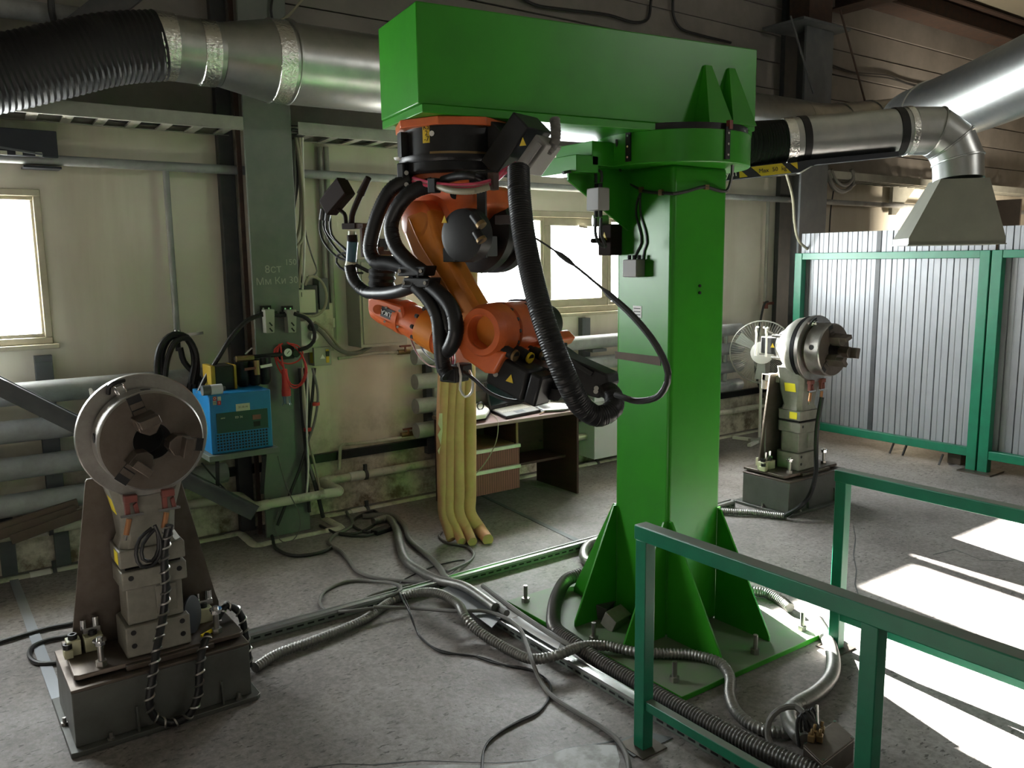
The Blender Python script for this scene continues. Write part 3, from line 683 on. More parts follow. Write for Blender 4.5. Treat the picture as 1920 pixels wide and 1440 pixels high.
    part('contact_ring', MB().lathe(at(3.716), Y, [(0, .2), (.012, .2), (.02, .185)], 48), 'rust', t)
    ch = part('chuck', MB().lathe(at(3.70), Y, [(0, .195), (.004, .205), (.125, .205), (.132, .199), (.132, .075), (.012, .07), (.012, .0)], 64), 'steel', t, ang=25)
    part('chuck_face', MB().lathe(at(3.5685), Y, [(0, .076), (0, .198), (.0015, .198), (.0015, .076)], 64, ring=True), 'steel_brown', ch)
    part('bore', MB().lathe(at(3.686), Y, [(0, .069), (.0005, .069)], 32), 'black', ch)
    part('key_socket', MB().cyl((hc.x-.2045, 3.63, hc.z+.03), (hc.x-.208, 3.63, hc.z+.03), .02, n=16).cyl((hc.x+.0, 3.63, hc.z+.2), (hc.x, 3.63, hc.z+.207), .02, n=16), 'black', ch)
    part('chuck_rim', MB().lathe(at(3.695), Y, [(0, .2), (.001, .2065), (.115, .2065), (.116, .2)], 64, ring=True), 'steel', ch)
    for a in (108, -12, 228):
        r = V3((math.cos(math.radians(a)), 0, math.sin(math.radians(a)))); s = V3((-r.z, 0, r.x)); yv = V3((0, -1, 0)); c0 = V3(at(3.568))
        part('jaw_slot', MB().obox(c0+r*.14+yv*.0016, r*.062, s*.027, yv*.001), 'black', ch)
        part('jaw_slide', MB().obox(c0+r*.16+yv*.003, r*.012, s*.025, yv*.003).obox(c0+r*.13+yv*.004, r*.012, s*.025, yv*.004), 'steel_brown', ch)
        j = MB(); j.prism([c0+r*.045-s*.014, c0+r*.072-s*.042, c0+r*.125-s*.042, c0+r*.125+s*.042, c0+r*.072+s*.042, c0+r*.045+s*.014], yv*.085)
        j.prism([c0+r*.09-s*.04+yv*.08, c0+r*.124-s*.04+yv*.08, c0+r*.124+s*.04+yv*.08, c0+r*.09+s*.04+yv*.08], yv*.065)
        part('jaw', j, 'steel_brown', ch, bevel=.003)
    a = math.radians(112); r = V3((math.cos(a), 0, math.sin(a))); s = V3((-r.z, 0, r.x)); c0 = V3(at(3.714))+r*.225
    part('earth_clamp', MB().obox(c0+V3((0, -.012, 0)), r*.022, s*.022, (0, .012, 0)).obox(c0+V3((0, -.035, 0))-r*.012, r*.03, s*.016, (0, .012, 0)), 'chrome', t, bevel=.003)
    part('earth_strap', MB().tube([c0+s*.045+V3((0, -.01, 0)), c0+s*.03+r*.03+V3((0, -.03, 0)), c0+r*.035+V3((0, -.04, 0)), c0-s*.03+r*.025+V3((0, -.02, 0))], .009, n=8), 'black', t)
    # motor and hooks at the back of the head
    m = MB(); m.box(.69, .84, 4.0, 4.2, 1.22, 1.36); mo = part('motor', m, 'black_paint', t, bevel=.008)
    part('warning_sign', MB().prism([(.6885, 4.06, 1.275), (.6885, 4.1, 1.275), (.6885, 4.08, 1.312)], (.001, 0, 0)), 'yellow_warn', mo)
    for z in (1.2, 1.38): part('motor_stud', MB().cyl((.66, 3.93, z), (.66, 4.06, z), .013, n=10), 'steel', t)
    for y in (4.12, 4.22): part('hose_hook', MB().tube([(.66, y, 1.38), (.655, y, 1.43), (.65, y-.025, 1.44)], .008, n=8).tube([(.66, y, 1.2), (.66, y, 1.39)], .008, n=8), 'white', t)
    part('support_arm', MB().box(.64, .74, 3.97, 4.14, 1.0, 1.06).box(.64, .74, 4.1, 4.14, .93, 1.06), 'cast', t, bevel=.006)
    # trapezoid back plate with cream clamping blocks
    yb = 4.0
    part('back_plate', MB().prism([(.455, yb, .307), (1.105, yb, .307), (1.105, yb, .37), (1.09, yb, .42), (.955, yb, 1.07), (.575, yb, 1.07), (.568, yb, 1.06), (.47, yb, .42)], (0, .016, 0)), 'steel_brown', t, bevel=.002)
    def cream(x0, x1, y0, y1, z1):
        b = part('clamping_block', MB().box(x0, x1, y0, y1, .3075, z1), 'block_cream', t, bevel=.003)
        c = ((x0+x1)/2, (y0+y1)/2)
        part('socket_bolt', MB().lathe((*c, z1), (0, 0, 1), [(0, .019), (.022, .019), (.022, .011), (.01, .011), (.01, 0)], 16), 'black', b)
    cream(.43, .485, 3.93, 3.995, .375); cream(.50, .575, 3.93, 3.995, .375); cream(.53, .6, 4.03, 4.09, .375); cream(.415, .45, 3.91, 3.965, .345)
    cream(.985, 1.055, 3.93, 3.995, .375); cream(1.04, 1.10, 4.03, 4.09, .375)
    for x in (.535, 1.03):
        part('pipe_saddle', MB().box(x-.035, x+.035, 3.955, 3.995, .385, .41).cyl((x-.03, 3.975, .40), (x-.03, 3.975, .445), .012, n=10).cyl((x+.02, 3.975, .40), (x+.02, 3.975, .45), .016, n=12), 'chrome', t)
    # copper earth brushes hanging below the faceplate
    for sx in (-1, 1):
        c = V3((.765+sx*.075, 3.71, 1.03))
        b = part('earth_brush', MB().obox(c, (.026, 0, 0), (0, .018, 0), (0, 0, .016)).obox(c+V3((-.015, 0, -.04)), (.01, 0, 0), (0, .012, 0), (0, 0, .035)).obox(c+V3((.02, 0, -.05)), (.008, 0, .006), (0, .01, 0), (-.004, 0, .025)), 'red_dull', t, bevel=.003)
        part('brush_tip', MB().cyl(c+V3((-.012, -.01, -.085)), c+V3((-.03, -.015, -.15)), .012, n=10), 'copper', b)
        part('brush_pin', MB().cyl(c+V3((-.03, -.015, -.15)), c+V3((-.035, -.015, -.172)), .007, n=8), 'chrome', b); part('brush_bar', MB().obox(c+V3((0, -.012, -.07)), (.045, 0, 0), (0, .006, 0), (0, 0, .005)), 'chrome', b)
    return t
pos1 = make_positioner()
pos2 = dup(pos1, (.77+5.03, 3.9+.18, 0), 'welding positioner with a three-jaw chuck, right of the green column before the fence')
# loose disc and yellow strip on the left positioner's plate
one('grinding_disc', 'dark blue disc standing on edge on the near positioner plate', 'disc', MB().lathe((.935, 3.86, .396), (.75, -.6, .1), [(0, .08), (.004, .086), (.012, .086), (.014, .08)], 40), 'navy')
one('folding_rule', 'bright yellow strip lying on the near positioner plate', 'ruler', MB().bar((.955, 3.775, .315), (1.02, 3.80, .322), .012, .012), 'yellow')

# ================================================================== VENTILATION DUCT
dy = 5.45
vd = thing('ventilation_duct', 'long silver ventilation duct with black flexible hose along the back wall', 'duct', W(600, 125, dy))
def dpt(px, py): return W(px, py, dy)
A = dpt(290, 85); B = dpt(410, 103); Cc = dpt(505, 115); Dd = dpt(720, 140)
dirx = (Dd-Cc).normalized()
rA, rC = .19, .255
part('flexible_hose', MB().tube([V3((-3.9, 5.2, 2.75)), V3((-2.2, 5.35, 2.85)), W(-260, 165, 5.4), W(-90, 152, 5.43), W(0, 138, 5.45), W(110, 114, 5.45), W(210, 92, 5.45), A+dirx*.02], .202, n=28, rib=(.034, .007)), 'black', vd)
part('duct_section', MB().cyl(A, B, rA, n=40), 'galv', vd)
part('reducer', MB().cyl(B, Cc, rA, rC, n=40), 'galv', vd)
far = V3((Cc.x+6.3, dy, Cc.z+dirx.z/dirx.x*6.3))
zD = W(1430, 222, dy)
E2 = V3((W(1490, 235, dy).x, dy, W(1490, 235, dy).z))
n = 4; pts = [Cc+(E2-Cc)*(i/n) for i in range(n+1)]
for a, b in zip(pts, pts[1:]): part('duct_section', MB().cyl(a, b, rC, n=40), 'galv', vd)
EP = D(2050, 85, 5.0)
bend = [E2, E2+(E2-Cc).normalized()*.5, W(1640, 240, dy)+V3((0, -.25, .03)), D(1720, 222, 7.1), D(1830, 182, 6.2), EP]
Cv = resample(curve(bend, .02), .012)
i0 = 0
cut = [0, int(len(Cv)*.12), int(len(Cv)*.2), int(len(Cv)*.28), int(len(Cv)*.36), int(len(Cv)*.44), int(len(Cv)*.7), len(Cv)-1]
for a, b in zip(cut, cut[1:]): part('duct_elbow' if b < len(Cv)*.5 else 'duct_section', MB().tube(Cv[a:b+1:8]+[Cv[b]], rC, n=40, smooth=False), 'galv', vd)
def ring(p, d, r, w, m, name): d = V3(d).normalized(); part(name, MB().lathe(V3(p)-d*w/2, d, [(0, r*.98), (.003, r), (w-.003, r), (w, r*.98)], 40), m, vd)
ring(A+dirx*.05, dirx, rA+.006, .11, 'foil', 'foil_tape'); ring(B-dirx*.08, dirx, rA+.006, .1, 'foil', 'foil_tape'); ring(Cc+dirx*.04, dirx, rC+.006, .11, 'foil', 'foil_tape')
ring(A+dirx*.5, dirx, rA+.012, .02, 'galv', 'seam_ring'); ring(dpt(540, 117), dirx, rC+.012, .02, 'galv', 'seam_ring')
for p in pts[1:-1]: ring(p, dirx, rC+.012, .03, 'galv', 'seam_ring')
for c in cut[1:-1]: ring(Cv[c], Cv[c]-Cv[c-1], rC+.01, .02, 'galv', 'seam_ring')
part('hanger_wire', MB().tube([W(1575, 18, 5.5), W(1622, 190, 5.5)], .012, n=6), 'rust', vd)
part('hanger_wire', MB().tube([W(1482, 30, 5.55), W(1525, 175, 5.55)], .012, n=6), 'steel_dark', vd)

# ================================================================== EXTRACTION ARM with hood
ex = thing('extraction_arm', 'silver fume extraction arm with black rail and square hood over the far positioner', 'extraction arm', D(1790, 330, 5.0))
ta = 5.0
p0, p1, p2 = D(1466, 268, ta), D(1600, 253, ta), D(1706, 246, ta)
ra = .14
ad = (p2-p0).normalized()
part('arm_hose', MB().tube([D(1330, 275, ta-.15), D(1400, 272, ta-.05), p0+ad*.02], .136, n=28, rib=(.018, .008)), 'black', ex)
part('arm_tube', MB().cyl(p0, p2, ra, n=40), 'galv', ex)
ax = [p2, D(1752, 246, ta), D(1783, 268, ta), D(1796, 300, ta), D(1797, 338, ta)]
rr = [ra, ra*1.02, ra*1.02, ra, ra]
for k in range(4):
    a, b = ax[k], ax[k+1]; part('elbow_segment', MB().cyl(a-(b-a)*.12 if k else a, b+(b-a)*.12 if k < 3 else b, ra*1.0, n=40), 'galv', ex)
def ring2(p, d, r, w, m, name):
    d = V3(d).normalized(); part(name, MB().lathe(V3(p)-d*w/2, d, [(0, r*.98), (.002, r), (w-.002, r), (w, r*.98)], 40), m, ex)
for k in (1, 2, 3): ring2(ax[k], ax[k+1]-ax[k-1], ra*1.06, .012, 'galv', 'seam_ring')
ring2(p0+ad*.03, ad, ra+.004, .06, 'foil', 'foil_tape'); ring2(D(1502, 264, ta), ad, ra+.004, .045, 'black', 'strap'); ring2(D(1680, 248, ta), ad, ra+.004, .05, 'black', 'strap')
ring2(D(1700, 246, ta), ad, ra+.004, .04, 'foil', 'foil_tape')
# tapered sheet hood (four-sided)
hz0 = D(1780, 459, ta).z; hc = ax[4]; hz1 = hc.z
hx = V3((math.cos(.42), -math.sin(.42), 0)); hy = V3((hx.y*-1, hx.x, 0))
hx = V3((CR.x, CR.y, 0)).normalized(); hy = V3((-hx.y, hx.x, 0)); rot = Matrix.Rotation(math.radians(-12), 3, 'Z'); hx = rot @ hx; hy = rot @ hy
def rect(c, w, d): return [V3(c)+hx*i*w/2+hy*j*d/2 for i, j in ((-1, -1), (1, -1), (1, 1), (-1, 1))]
cb = V3((hc.x, hc.y, hz0+.04))-hx*.045
r0 = rect(cb, .52, .4); r1 = rect(hc, .262, .262); r2 = [p-V3((0, 0, .04)) for p in r0]
fs = [(i, (i+1) % 4, 4+(i+1) % 4, 4+i) for i in range(4)]+[(8+i, 8+(i+1) % 4, (i+1) % 4, i) for i in range(4)]+[(4, 5, 6, 7)]
part('hood', MB().add(r0+r1+r2, fs), 'hood', ex, ang=20)
r3 = rect(cb, .532, .415); part('hood_lip', MB().prism([p-V3((0, 0, .042)) for p in r3], (0, 0, .006)), 'hood', ex)
# black support rail with hazard stripes and lettering
q = [D(1340, 333, ta-.05), D(1495, 312, ta-.02), D(1518, 303, ta-.02), D(1688, 281, ta-.0)]
fw = V3((-CF.x, -CF.y, 0)).normalized()
part('support_rail', MB().prism([D(1300, 325, ta-.1), D(1496, 303, ta-.1), D(1512, 300, ta-.1), D(1686, 283, ta-.1), D(1686, 293, ta-.1), D(1530, 309, ta-.1), D(1500, 323, ta-.1), D(1300, 345, ta-.1)], V3((CF.x, CF.y, 0))*.06), 'navy', ex, bevel=.003)
part('rail_edge', MB().prism([D(1498, 324, ta-.1), D(1520, 311, ta-.1), D(1524, 311, ta-.1), D(1502, 325, ta-.1)], V3((CF.x, CF.y, 0))*.05), 'white', ex)
f = ta-.104
def quad(l, m, name='hazard_stripe'): return part(name, MB().prism([D(x, y, f) for x, y in l], V3((CF.x, CF.y, 0))*.003), m, ex)
quad([(1386, 317), (1402, 331), (1387, 333)], 'yellow_warn'); quad([(1408, 313), (1466, 306), (1484, 324), (1428, 330)], 'yellow_warn', 'label_field'); quad([(1482, 306), (1495, 304), (1496, 317)], 'yellow_warn')
xd = (D(1480, 312, f)-D(1420, 319, f)); yd = V3((0, 0, 1)); f2 = D(1449, 318, f-.004)
text('Max  50  kg', .035, f2, xd, yd, 'navy', ex)
text('plym', .058, D(1364, 326, f-.006), xd, yd, 'white', ex)
# luminous strip lamp? none

# ================================================================== WELDING ROBOT hanging below the boom
b0 = PL(849, 250, CC, NB); RC = V3((b0.x, b0.y, 2.6))
AN = V3((.945, .327, 0)); UN = V3((-.327, .945, 0)); ZZ = V3((0, 0, 1))
def R(px, py, off=0.): return PL(px, py, RC, AN, off)
SCALE = (R(949, 500)-R(849, 500)).length/100       # metres per photo pixel in the robot's plane
rob = thing('welding_robot', 'orange six-axis welding robot hanging upside down from the green boom', 'robot', RC)
def rp(name, mb, m, parent=None, **k): return part(name, mb, m, parent or rob, **k)
def zof(py, px=849): return PL(px, py, RC, CF*V3((1, 1, 0))).z
rp('mounting_plate', MB().lathe((RC.x, RC.y, 2.57), (0, 0, 1), [(0, .265), (.034, .265)], 8), 'orange', bevel=.003)
z0, z1, z2 = zof(300), zof(312), zof(332)
rp('base_drum', MB().lathe((RC.x, RC.y, z0), (0, 0, 1), [(0, .215), (2.57-z0, .215)], 40), 'black_paint')
rp('base_flange', MB().lathe((RC.x, RC.y, z1), (0, 0, 1), [(0, .235), (.012, .243), (z0-z1, .243)], 40), 'black_paint')
rp('base_ring', MB().lathe((RC.x, RC.y, z2), (0, 0, 1), [(0, .215), (.01, .225), (z1-z2, .225)], 40), 'black_paint')
cz = (z0+2.57)/2
vd0 = V3((-CF.x, -CF.y, 0)).normalized(); vs0 = V3((CR.x, CR.y, 0)).normalized()
def zf(py): return PL(849, py, RC, V3((CF.x, CF.y, 0)).normalized(), -.215).z
def arcshell(r, a0, a1, z0_, z1_, th, n=14):
    vs = []; fs = []
    for i in range(n+1):
        a = a0+(a1-a0)*i/n; d = vd0*math.cos(a)+vs0*math.sin(a)
        for rr in (r, r+th):
            for z in (z0_, z1_): vs.append(V3((RC.x, RC.y, z))+d*rr)
    for i in range(n):
        o = i*4; fs += [(o+2, o+6, o+7, o+3), (o, o+1, o+5, o+4), (o+1, o+3, o+7, o+5), (o, o+4, o+6, o+2)]
    fs += [(0, 2, 3, 1), (n*4, n*4+1, n*4+3, n*4+2)]
    return MB().add(vs, fs)
fc = rp('front_cover', arcshell(.217, -.36, .95, zf(290), zf(224), .02), 'black_paint')
part('cover_band', arcshell(.236, -.36, .95, zf(290), zf(284), .004), 'brass', fc)
for a in (-.3, .85):
    d = vd0*math.cos(a)+vs0*math.sin(a); p = V3((RC.x, RC.y, 2.535))+d*.236
    part('cover_bolt', MB().cyl(p, p+d*.012, .012, n=8), 'chrome', fc)
rp('type_label', arcshell(.2165, -.56, -.37, zf(266), zf(231), .003, 4), 'yellow_warn')
for k, (tx, zz) in enumerate((('Ka', zf(237)), ('2', zf(248)), ('-7', zf(259)))):
    d = vd0*math.cos(.47)-vs0*math.sin(.47); text(tx, .03, V3((RC.x, RC.y, zz))+d*.22, V3((0, 0, 1)).cross(d)*1, (0, 0, 1), 'black', rob)
rp('side_post', arcshell(.22, -1.3, -1.05, z0, 2.56, .03, 4), 'black_paint')
p = RC+vs0*-.225+vd0*.06; p.z = z0-.005; rp('release_tab', MB().lathe(p, (0, 0, 1), [(0, .03), (.01, .035)], 14), 'white_plastic')
# connection box to the right of the base
bxc = R(968, 275, -.02); axb = (R(1000, 235, -.02)-R(940, 322, -.02)).normalized(); sdb = AN; nb = axb.cross(sdb).normalized()
cb_ = rp('connection_box', MB().obox(bxc, axb*.125, sdb*.09, nb*.052), 'black_paint', bevel=.006)
q = R(980, 266, -.115); part('warning_sign', MB().prism([q-V3((0, 0, .015))-UN*-.016, q-V3((0, 0, .015))+UN*-.016, q+V3((0, 0, .018))], AN*.003), 'yellow_warn', cb_)
pc = R(1010, 292, -.02); pb = rp('cable_plug', MB().obox(pc, axb*.075, sdb*.06, nb*.035), 'box_grey', bevel=.005)
part('plug_latch', MB().obox(R(997, 290, -.09), axb*.055, sdb*.006, nb*.012), 'box_grey', pb, bevel=.002)
rp('plug_hose', MB().tube([R(1027, 283, -.02), R(1040, 268, -.02), R(1042, 245, 0), R(1040, 222, .02)], .03*.75, n=12, rib=(.014, .003)), 'cable_grey')
rp('plug_block', MB().obox(R(945, 262, .05), axb*.05, sdb*.1, nb*.1), 'black_paint', bevel=.006)
# carousel and shoulder
zc0 = zof(332); zc1 = zof(362)
rp('carousel', MB().lathe((RC.x, RC.y, zc1), (0, 0, 1), [(0, .17), (.03, .2), (zc0-zc1, .2)], 40), 'orange', bevel=0)
rp('carousel_bracket', MB().obox(R(905, 338, -.16), UN*.05, AN*.03, ZZ*.035), 'black_paint', bevel=.004)
rp('carousel_bracket', MB().obox(R(766, 338, -.14), UN*.03, AN*.03, ZZ*.05), 'black_paint', bevel=.004)
def poly(pts, off, th): return MB().prism([R(x, y, off) for x, y in pts], AN*th)
rp('shoulder_housing', poly([(748, 392), (762, 360), (790, 348), (892, 344), (894, 385), (866, 398), (838, 430), (826, 462), (800, 470), (760, 455)], -.1, .26), 'orange', bevel=.02, seg=3)
rp('housing_window', MB().cyl(R(853, 364, -.104), R(853, 364, -.098), .022, n=16), 'black')
rp('shoulder_hub', MB().lathe(R(778, 415, -.2), AN, [(0, .075), (.01, .09), (.09, .095), (.1, .12), (.36, .12)], 36), 'orange')
rp('hub_eye', MB().obox(R(759, 352, -.1), UN*.03, AN*.02, ZZ*.03).cyl(R(757, 350, -.125), R(757, 350, -.075), .03, n=14), 'rust', bevel=.004)
mt = rp('shoulder_motor', MB().lathe(R(864, 441, -.26), AN, [(0, .09), (.006, .108), (.04, .112), (.07, .112)], 40), 'black_paint')
part('warning_sign', MB().prism([R(828, 418, -.262), R(838, 418, -.262), R(833, 404, -.262)], AN*.002), 'yellow_warn', mt)
part('motor_foot', MB().obox(R(856, 478, -.2), UN*.035, AN*.05, ZZ*.03), 'black_paint', mt, bevel=.004)
for a, b in (((888, 402), (904, 424)), ((893, 434), (904, 452))):
    c = part('motor_connector', MB().cyl(R(*a, -.3), R(*b, -.3), .02, n=14), 'black', mt)
    part('connector_ring', MB().cyl(R(a[0]+(b[0]-a[0])*.75, a[1]+(b[1]-a[1])*.75, -.3), R(*b, -.3), .022, n=14), 'brass', c)
rp('motor_plate', MB().obox(R(880, 462, .0), UN*.085, AN*.1, ZZ*.045), 'steel_slate', bevel=.004)
rp('side_plate', MB().obox(R(904, 412, -.12), UN*.022, AN*.006, ZZ*.16), 'steel_dark')
rp('wire_drum', MB().lathe(R(890, 432, .14), AN, [(0, .185), (.004, .195), (.05, .2), (.055, .17), (.12, .17), (.125, .2), (.19, .2), (.19, .05)], 56), 'black_paint')
rp('drum_bracket', MB().obox(R(948, 412, .1), UN*.045, AN*.02, ZZ*.02), 'steel_slate').__setitem__('label', 'slate bracket beside the drum')
# link arm
rp('link_arm', poly([(757, 398), (790, 386), (806, 392), (818, 440), (846, 490), (868, 530), (893, 572), (935, 592), (950, 640), (905, 668), (868, 640), (846, 590), (806, 530), (770, 482), (754, 440)], -.2, .11), 'orange_yellow', bevel=.024, seg=3)
rp('arm_edge', MB().tube([R(768, 410, -.2), R(786, 452, -.202), R(832, 528, -.202), R(866, 586, -.2)], .004, n=6), 'orange_yellow')
eb = R(905, 622, -.25)
rp('elbow', MB().lathe(eb, AN, [(.07, 0), (.07, .069), (.0, .072), (0, .09), (.006, .108), (.05, .116), (.1, .118), (.105, .108), (.12, .108), (.125, .118), (.3, .115)], 44), 'orange')
rp('elbow_recess', MB().lathe(eb+AN*.066, AN, [(0, .068), (.002, .068)], 36), 'orange_yellow')
rp('elbow_rim', MB().lathe(eb-AN*.012, AN, [(0, .07), (-.004, .073), (-.004, .098), (.03, .113), (.03, .07)], 40, ring=True), 'orange')
for k in range(14):
    a = 2*math.pi*k/14; d = UN*math.cos(a)+ZZ*math.sin(a); p = eb+AN*.112+d*.108
    rp('elbow_bolt', MB().cyl(p, p+d*.008, .008, n=6), 'steel_dark')
em = rp('elbow_motor', MB().lathe(R(972, 612, .05), AN, [(0, .1), (.01, .115), (.13, .115), (.14, .09), (.24, .085)], 32), 'black_paint')
part('motor_cover', MB().obox(R(985, 585, .12), UN*.05, AN*.08, ZZ*.06), 'black_paint', em, bevel=.015)
part('torn_wrap', MB().obox(R(992, 590, -.0), UN*.035, AN*.01, ZZ*.05), 'steel_slate', em, bevel=.004)
# forearm
def fa(px, py, off=-.06): return R(px, py, off)
fdir = (fa(930, 682)-fa(700, 576)).normalized()
rp('forearm_housing', poly([(852, 640), (872, 628), (905, 655), (950, 660), (944, 668), (926, 702), (908, 700), (868, 672)], -.25, .3), 'orange', bevel=.024, seg=3)
rp('forearm_back', poly([(960, 640), (1040, 622), (1054, 636), (1046, 648), (990, 668)], .05, .12), 'orange', bevel=.008)
pa, pb_ = fa(760, 596), fa(872, 650)
rp('forearm_tube', MB().cyl(pa, pb_, .074, .1, n=32), 'orange')
rp('forearm_collar', MB().cyl(fa(800, 612), fa(832, 629), .094, .098, n=32), 'orange_yellow')
for k in range(10):
    a = 2*math.pi*k/10; s1 = fdir.cross(AN).normalized(); d = AN*math.cos(a)+s1*math.sin(a); p = fa(798, 611)+d*.086
    rp('collar_bolt', MB().cyl(p, p-fdir*.014, .01, n=6), 'steel_dark')
rp('wrist_ring', MB().cyl(fa(755, 593), fa(764, 597), .083, n=32), 'orange')
wr = rp('wrist', MB().lathe(fa(756, 594), fa(690, 572)-fa(756, 594), [(0, .078), (.06, .074), (.13, .066), (.17, .056), (.19, .04), (.2, .02), (.2, 0)], 32), 'orange')
sw = rp('wrist_cover', poly([(690, 562), (700, 557), (752, 574), (758, 600), (748, 614), (700, 592), (689, 580)], -.135, .02), 'orange', bevel=.008)
part('cover_disc', MB().cyl(R(708, 580, -.137), R(708, 580, -.142), .022, n=20), 'orange', sw)
xd = (R(740, 594, -.14)-R(714, 583, -.14)).normalized(); ydn = AN.cross(xd).normalized()
ydn = ydn if ydn.z < 0 else -ydn
c = R(727, 588, -.136)
part('logo_plate', MB().obox(c, xd*.042, ydn*.024, AN*.002), 'black', sw)
text('KUKA', .031, c-AN*.004, -xd, ydn, 'white', sw, name='logo_lettering')
for px, py in ((724, 577), (749, 583), (721, 603), (745, 615-2)): part('cover_screw', MB().cyl(R(px, py, -.134), R(px, py, -.14), .006, n=8), 'chrome', sw)
text('SW', .03, R(917, 686, -.224), (R(930, 690, -.224)-R(905, 680, -.224)), ZZ, 'rust', rob)
for px, py in ((925, 686), (929, 702), (936, 671)): rp('housing_bolt', MB().cyl(R(px, py, -.22), R(px, py, -.232), .011, n=10), 'chrome')
# axis motors at the back of the forearm
mdir = fdir
for k, (a, b, off, r) in enumerate((((932, 686), (1000, 722), -.16, .078), ((950, 684), (1035, 716), -.05, .07), ((975, 676), (1052, 708), .05, .066))):
    pA, pB = R(*a, off), R(*b, off); s1 = mdir.cross(AN).normalized()
    mo = rp('axis_motor', MB().obox((pA+pB)/2, (pB-pA)/2, AN*r*.8, s1*r*.9), 'black_paint', bevel=.014)
    part('motor_cap', MB().obox(pB+mdir*.035, mdir*.03, AN*r*.75, s1*r*.85), 'black_paint', mo, bevel=.01)
    q = (pA+pB)/2-AN*(r*.8+.002)+mdir*.02; part('warning_sign', MB().prism([q-mdir*.018-s1*.016*(1 if s1.z > 0 else -1), q+mdir*.02-s1*.012*(1 if s1.z > 0 else -1), q+s1*.02*(1 if s1.z > 0 else -1)], AN*.002), 'yellow_warn', mo)
for k, (a, b, off) in enumerate((((940, 653), (968, 668), -.22), ((962, 652), (996, 672), -.14), ((992, 655), (1020, 668), -.06))):
    c = rp('motor_connector', MB().cyl(R(*a, off), R(*b, off), .019, n=14).cyl(R(a[0]+.3*(b[0]-a[0]), a[1]+.3*(b[1]-a[1]), off), R(a[0]+.8*(b[0]-a[0]), a[1]+.8*(b[1]-a[1]), off), .023, n=14), 'black')
    part('connector_ring', MB().cyl(R(b[0]-4, b[1]-2, off), R(b[0], b[1], off), .024, n=14), 'yellow_warn' if k == 1 else 'brass', c)
rp('tail_tray', poly([(944, 708), (1000, 720), (1060, 735), (1046, 752), (1018, 748), (985, 736)], -.12, .16), 'black_paint')
rp('tail_bracket', poly([(1040, 652), (1062, 668), (1138, 702), (1140, 722), (1122, 748), (1100, 742), (1040, 722)], -.08, .1), 'black_paint', bevel=.008)
for px, py in ((1118, 728), (1117, 734)): rp('bracket_bolt', MB().cyl(R(px, py, -.08), R(px, py, -.092), .01, n=10), 'chrome')
# wrist flange pointing up, torch and sensor
def up_(px, py0, py1, r0, r1, m, name, off=-.06, n=24): return rp(name, MB().cyl(fa(px[0], py0, off), fa(px[1], py1, off), r0, r1, n=n), m)
up_((714, 715), 568, 545, .06, .056, 'orange', 'flange_hub'); up_((715, 715), 556, 550, .062, .062, 'steel', 'flange_ring')
rp('flange_boot', MB().tube([fa(715, 545), fa(717, 502)], .066, n=24, smooth=True, rib=(.03, .007)), 'black')
up_((717, 718), 502, 490, .055, .05, 'steel_dark', 'collision_box'); up_((718, 718), 490, 475, .045, .045, 'brass', 'brass_sleeve'); up_((718, 718), 477, 470, .052, .052, 'rust', 'sleeve_cap')
tb = rp('torch_bracket', MB().obox(fa(683, 452, -.1), UN*.008, AN*.02, ZZ*.075).obox(fa(672, 424, -.1), UN*.05, AN*.02, ZZ*.012).obox(fa(700, 470, -.1), UN*.05, AN*.02, ZZ*.018), 'rust', bevel=.002)
rp('torch_neck', MB().tube([fa(659, 428, -.1), fa(660, 405, -.1), fa(665, 390, -.1), fa(677, 362, -.1)], .0145, n=12), 'sensor')
rp('torch_nozzle', MB().cyl(fa(676, 364, -.1), fa(691, 333, -.1), .019, .015, n=14), 'sensor')
rp('torch_clamp', MB().obox(fa(660, 424, -.1), UN*.045, AN*.025, ZZ*.014), 'sensor', bevel=.003)
rp('torch_ring', MB().cyl(fa(660, 441, -.1), fa(660, 433, -.1), .019, n=14), 'box_cream')
rp('torch_socket', MB().cyl(fa(661, 453, -.1), fa(660, 441, -.1), .026, n=14), 'sensor')
rp('torch_handle', MB().cyl(fa(658, 490, -.1), fa(661, 453, -.1), .025, .027, n=16), 'blue_grey')
rp('torch_ring', MB().cyl(fa(656, 499, -.1), fa(658, 490, -.1), .025, n=16), 'box_cream')
rp('torch_hose', MB().tube([fa(656, 498, -.1), fa(662, 523, -.1), fa(682, 545, -.1), fa(712, 550, -.14), fa(752, 545, -.2), fa(785, 532, -.22)], .03, n=12, rib=(.012, .002)), 'rubber')
sdir = (fa(655, 345, -.1)-fa(612, 395, -.1)).normalized(); sp_ = sdir.cross(AN).normalized()
sc_ = rp('seam_sensor', MB().obox(fa(632, 370, -.1), sdir*.085, AN*.035, sp_*.045), 'sensor', bevel=.006); sc_['label'] = 'dark brown sensor box'
rp('sensor_lid', MB().obox(fa(636, 364, -.1), sdir*.06, AN*.028, sp_*.053), 'sensor', bevel=.005)
rp('sensor_arm', MB().tube([fa(634, 392, -.1), fa(645, 400, -.1), fa(648, 408, -.1), fa(649, 424, -.1)], .01, n=8), 'sensor')
for k, pts in enumerate(([(606, 393), (600, 415), (603, 445), (630, 480), (660, 492), (700, 512)], [(612, 395), (606, 420), (622, 455), (655, 490), (690, 510)], [(615, 396), (612, 430), (640, 462), (660, 480)], [(618, 398), (622, 440), (650, 470), (662, 486)], [(655, 474), (634, 478), (631, 492), (648, 508), (680, 512)])):
    rp('sensor_cable', MB().tube([fa(x, y, -.08) for x, y in pts], .006, n=6), 'cable')
for px, py in ((606, 400), (616, 402)): rp('cable_plug', MB().cyl(fa(px, py-8, -.1), fa(px-3, py+12, -.1), .014, n=10), 'steel_dark')
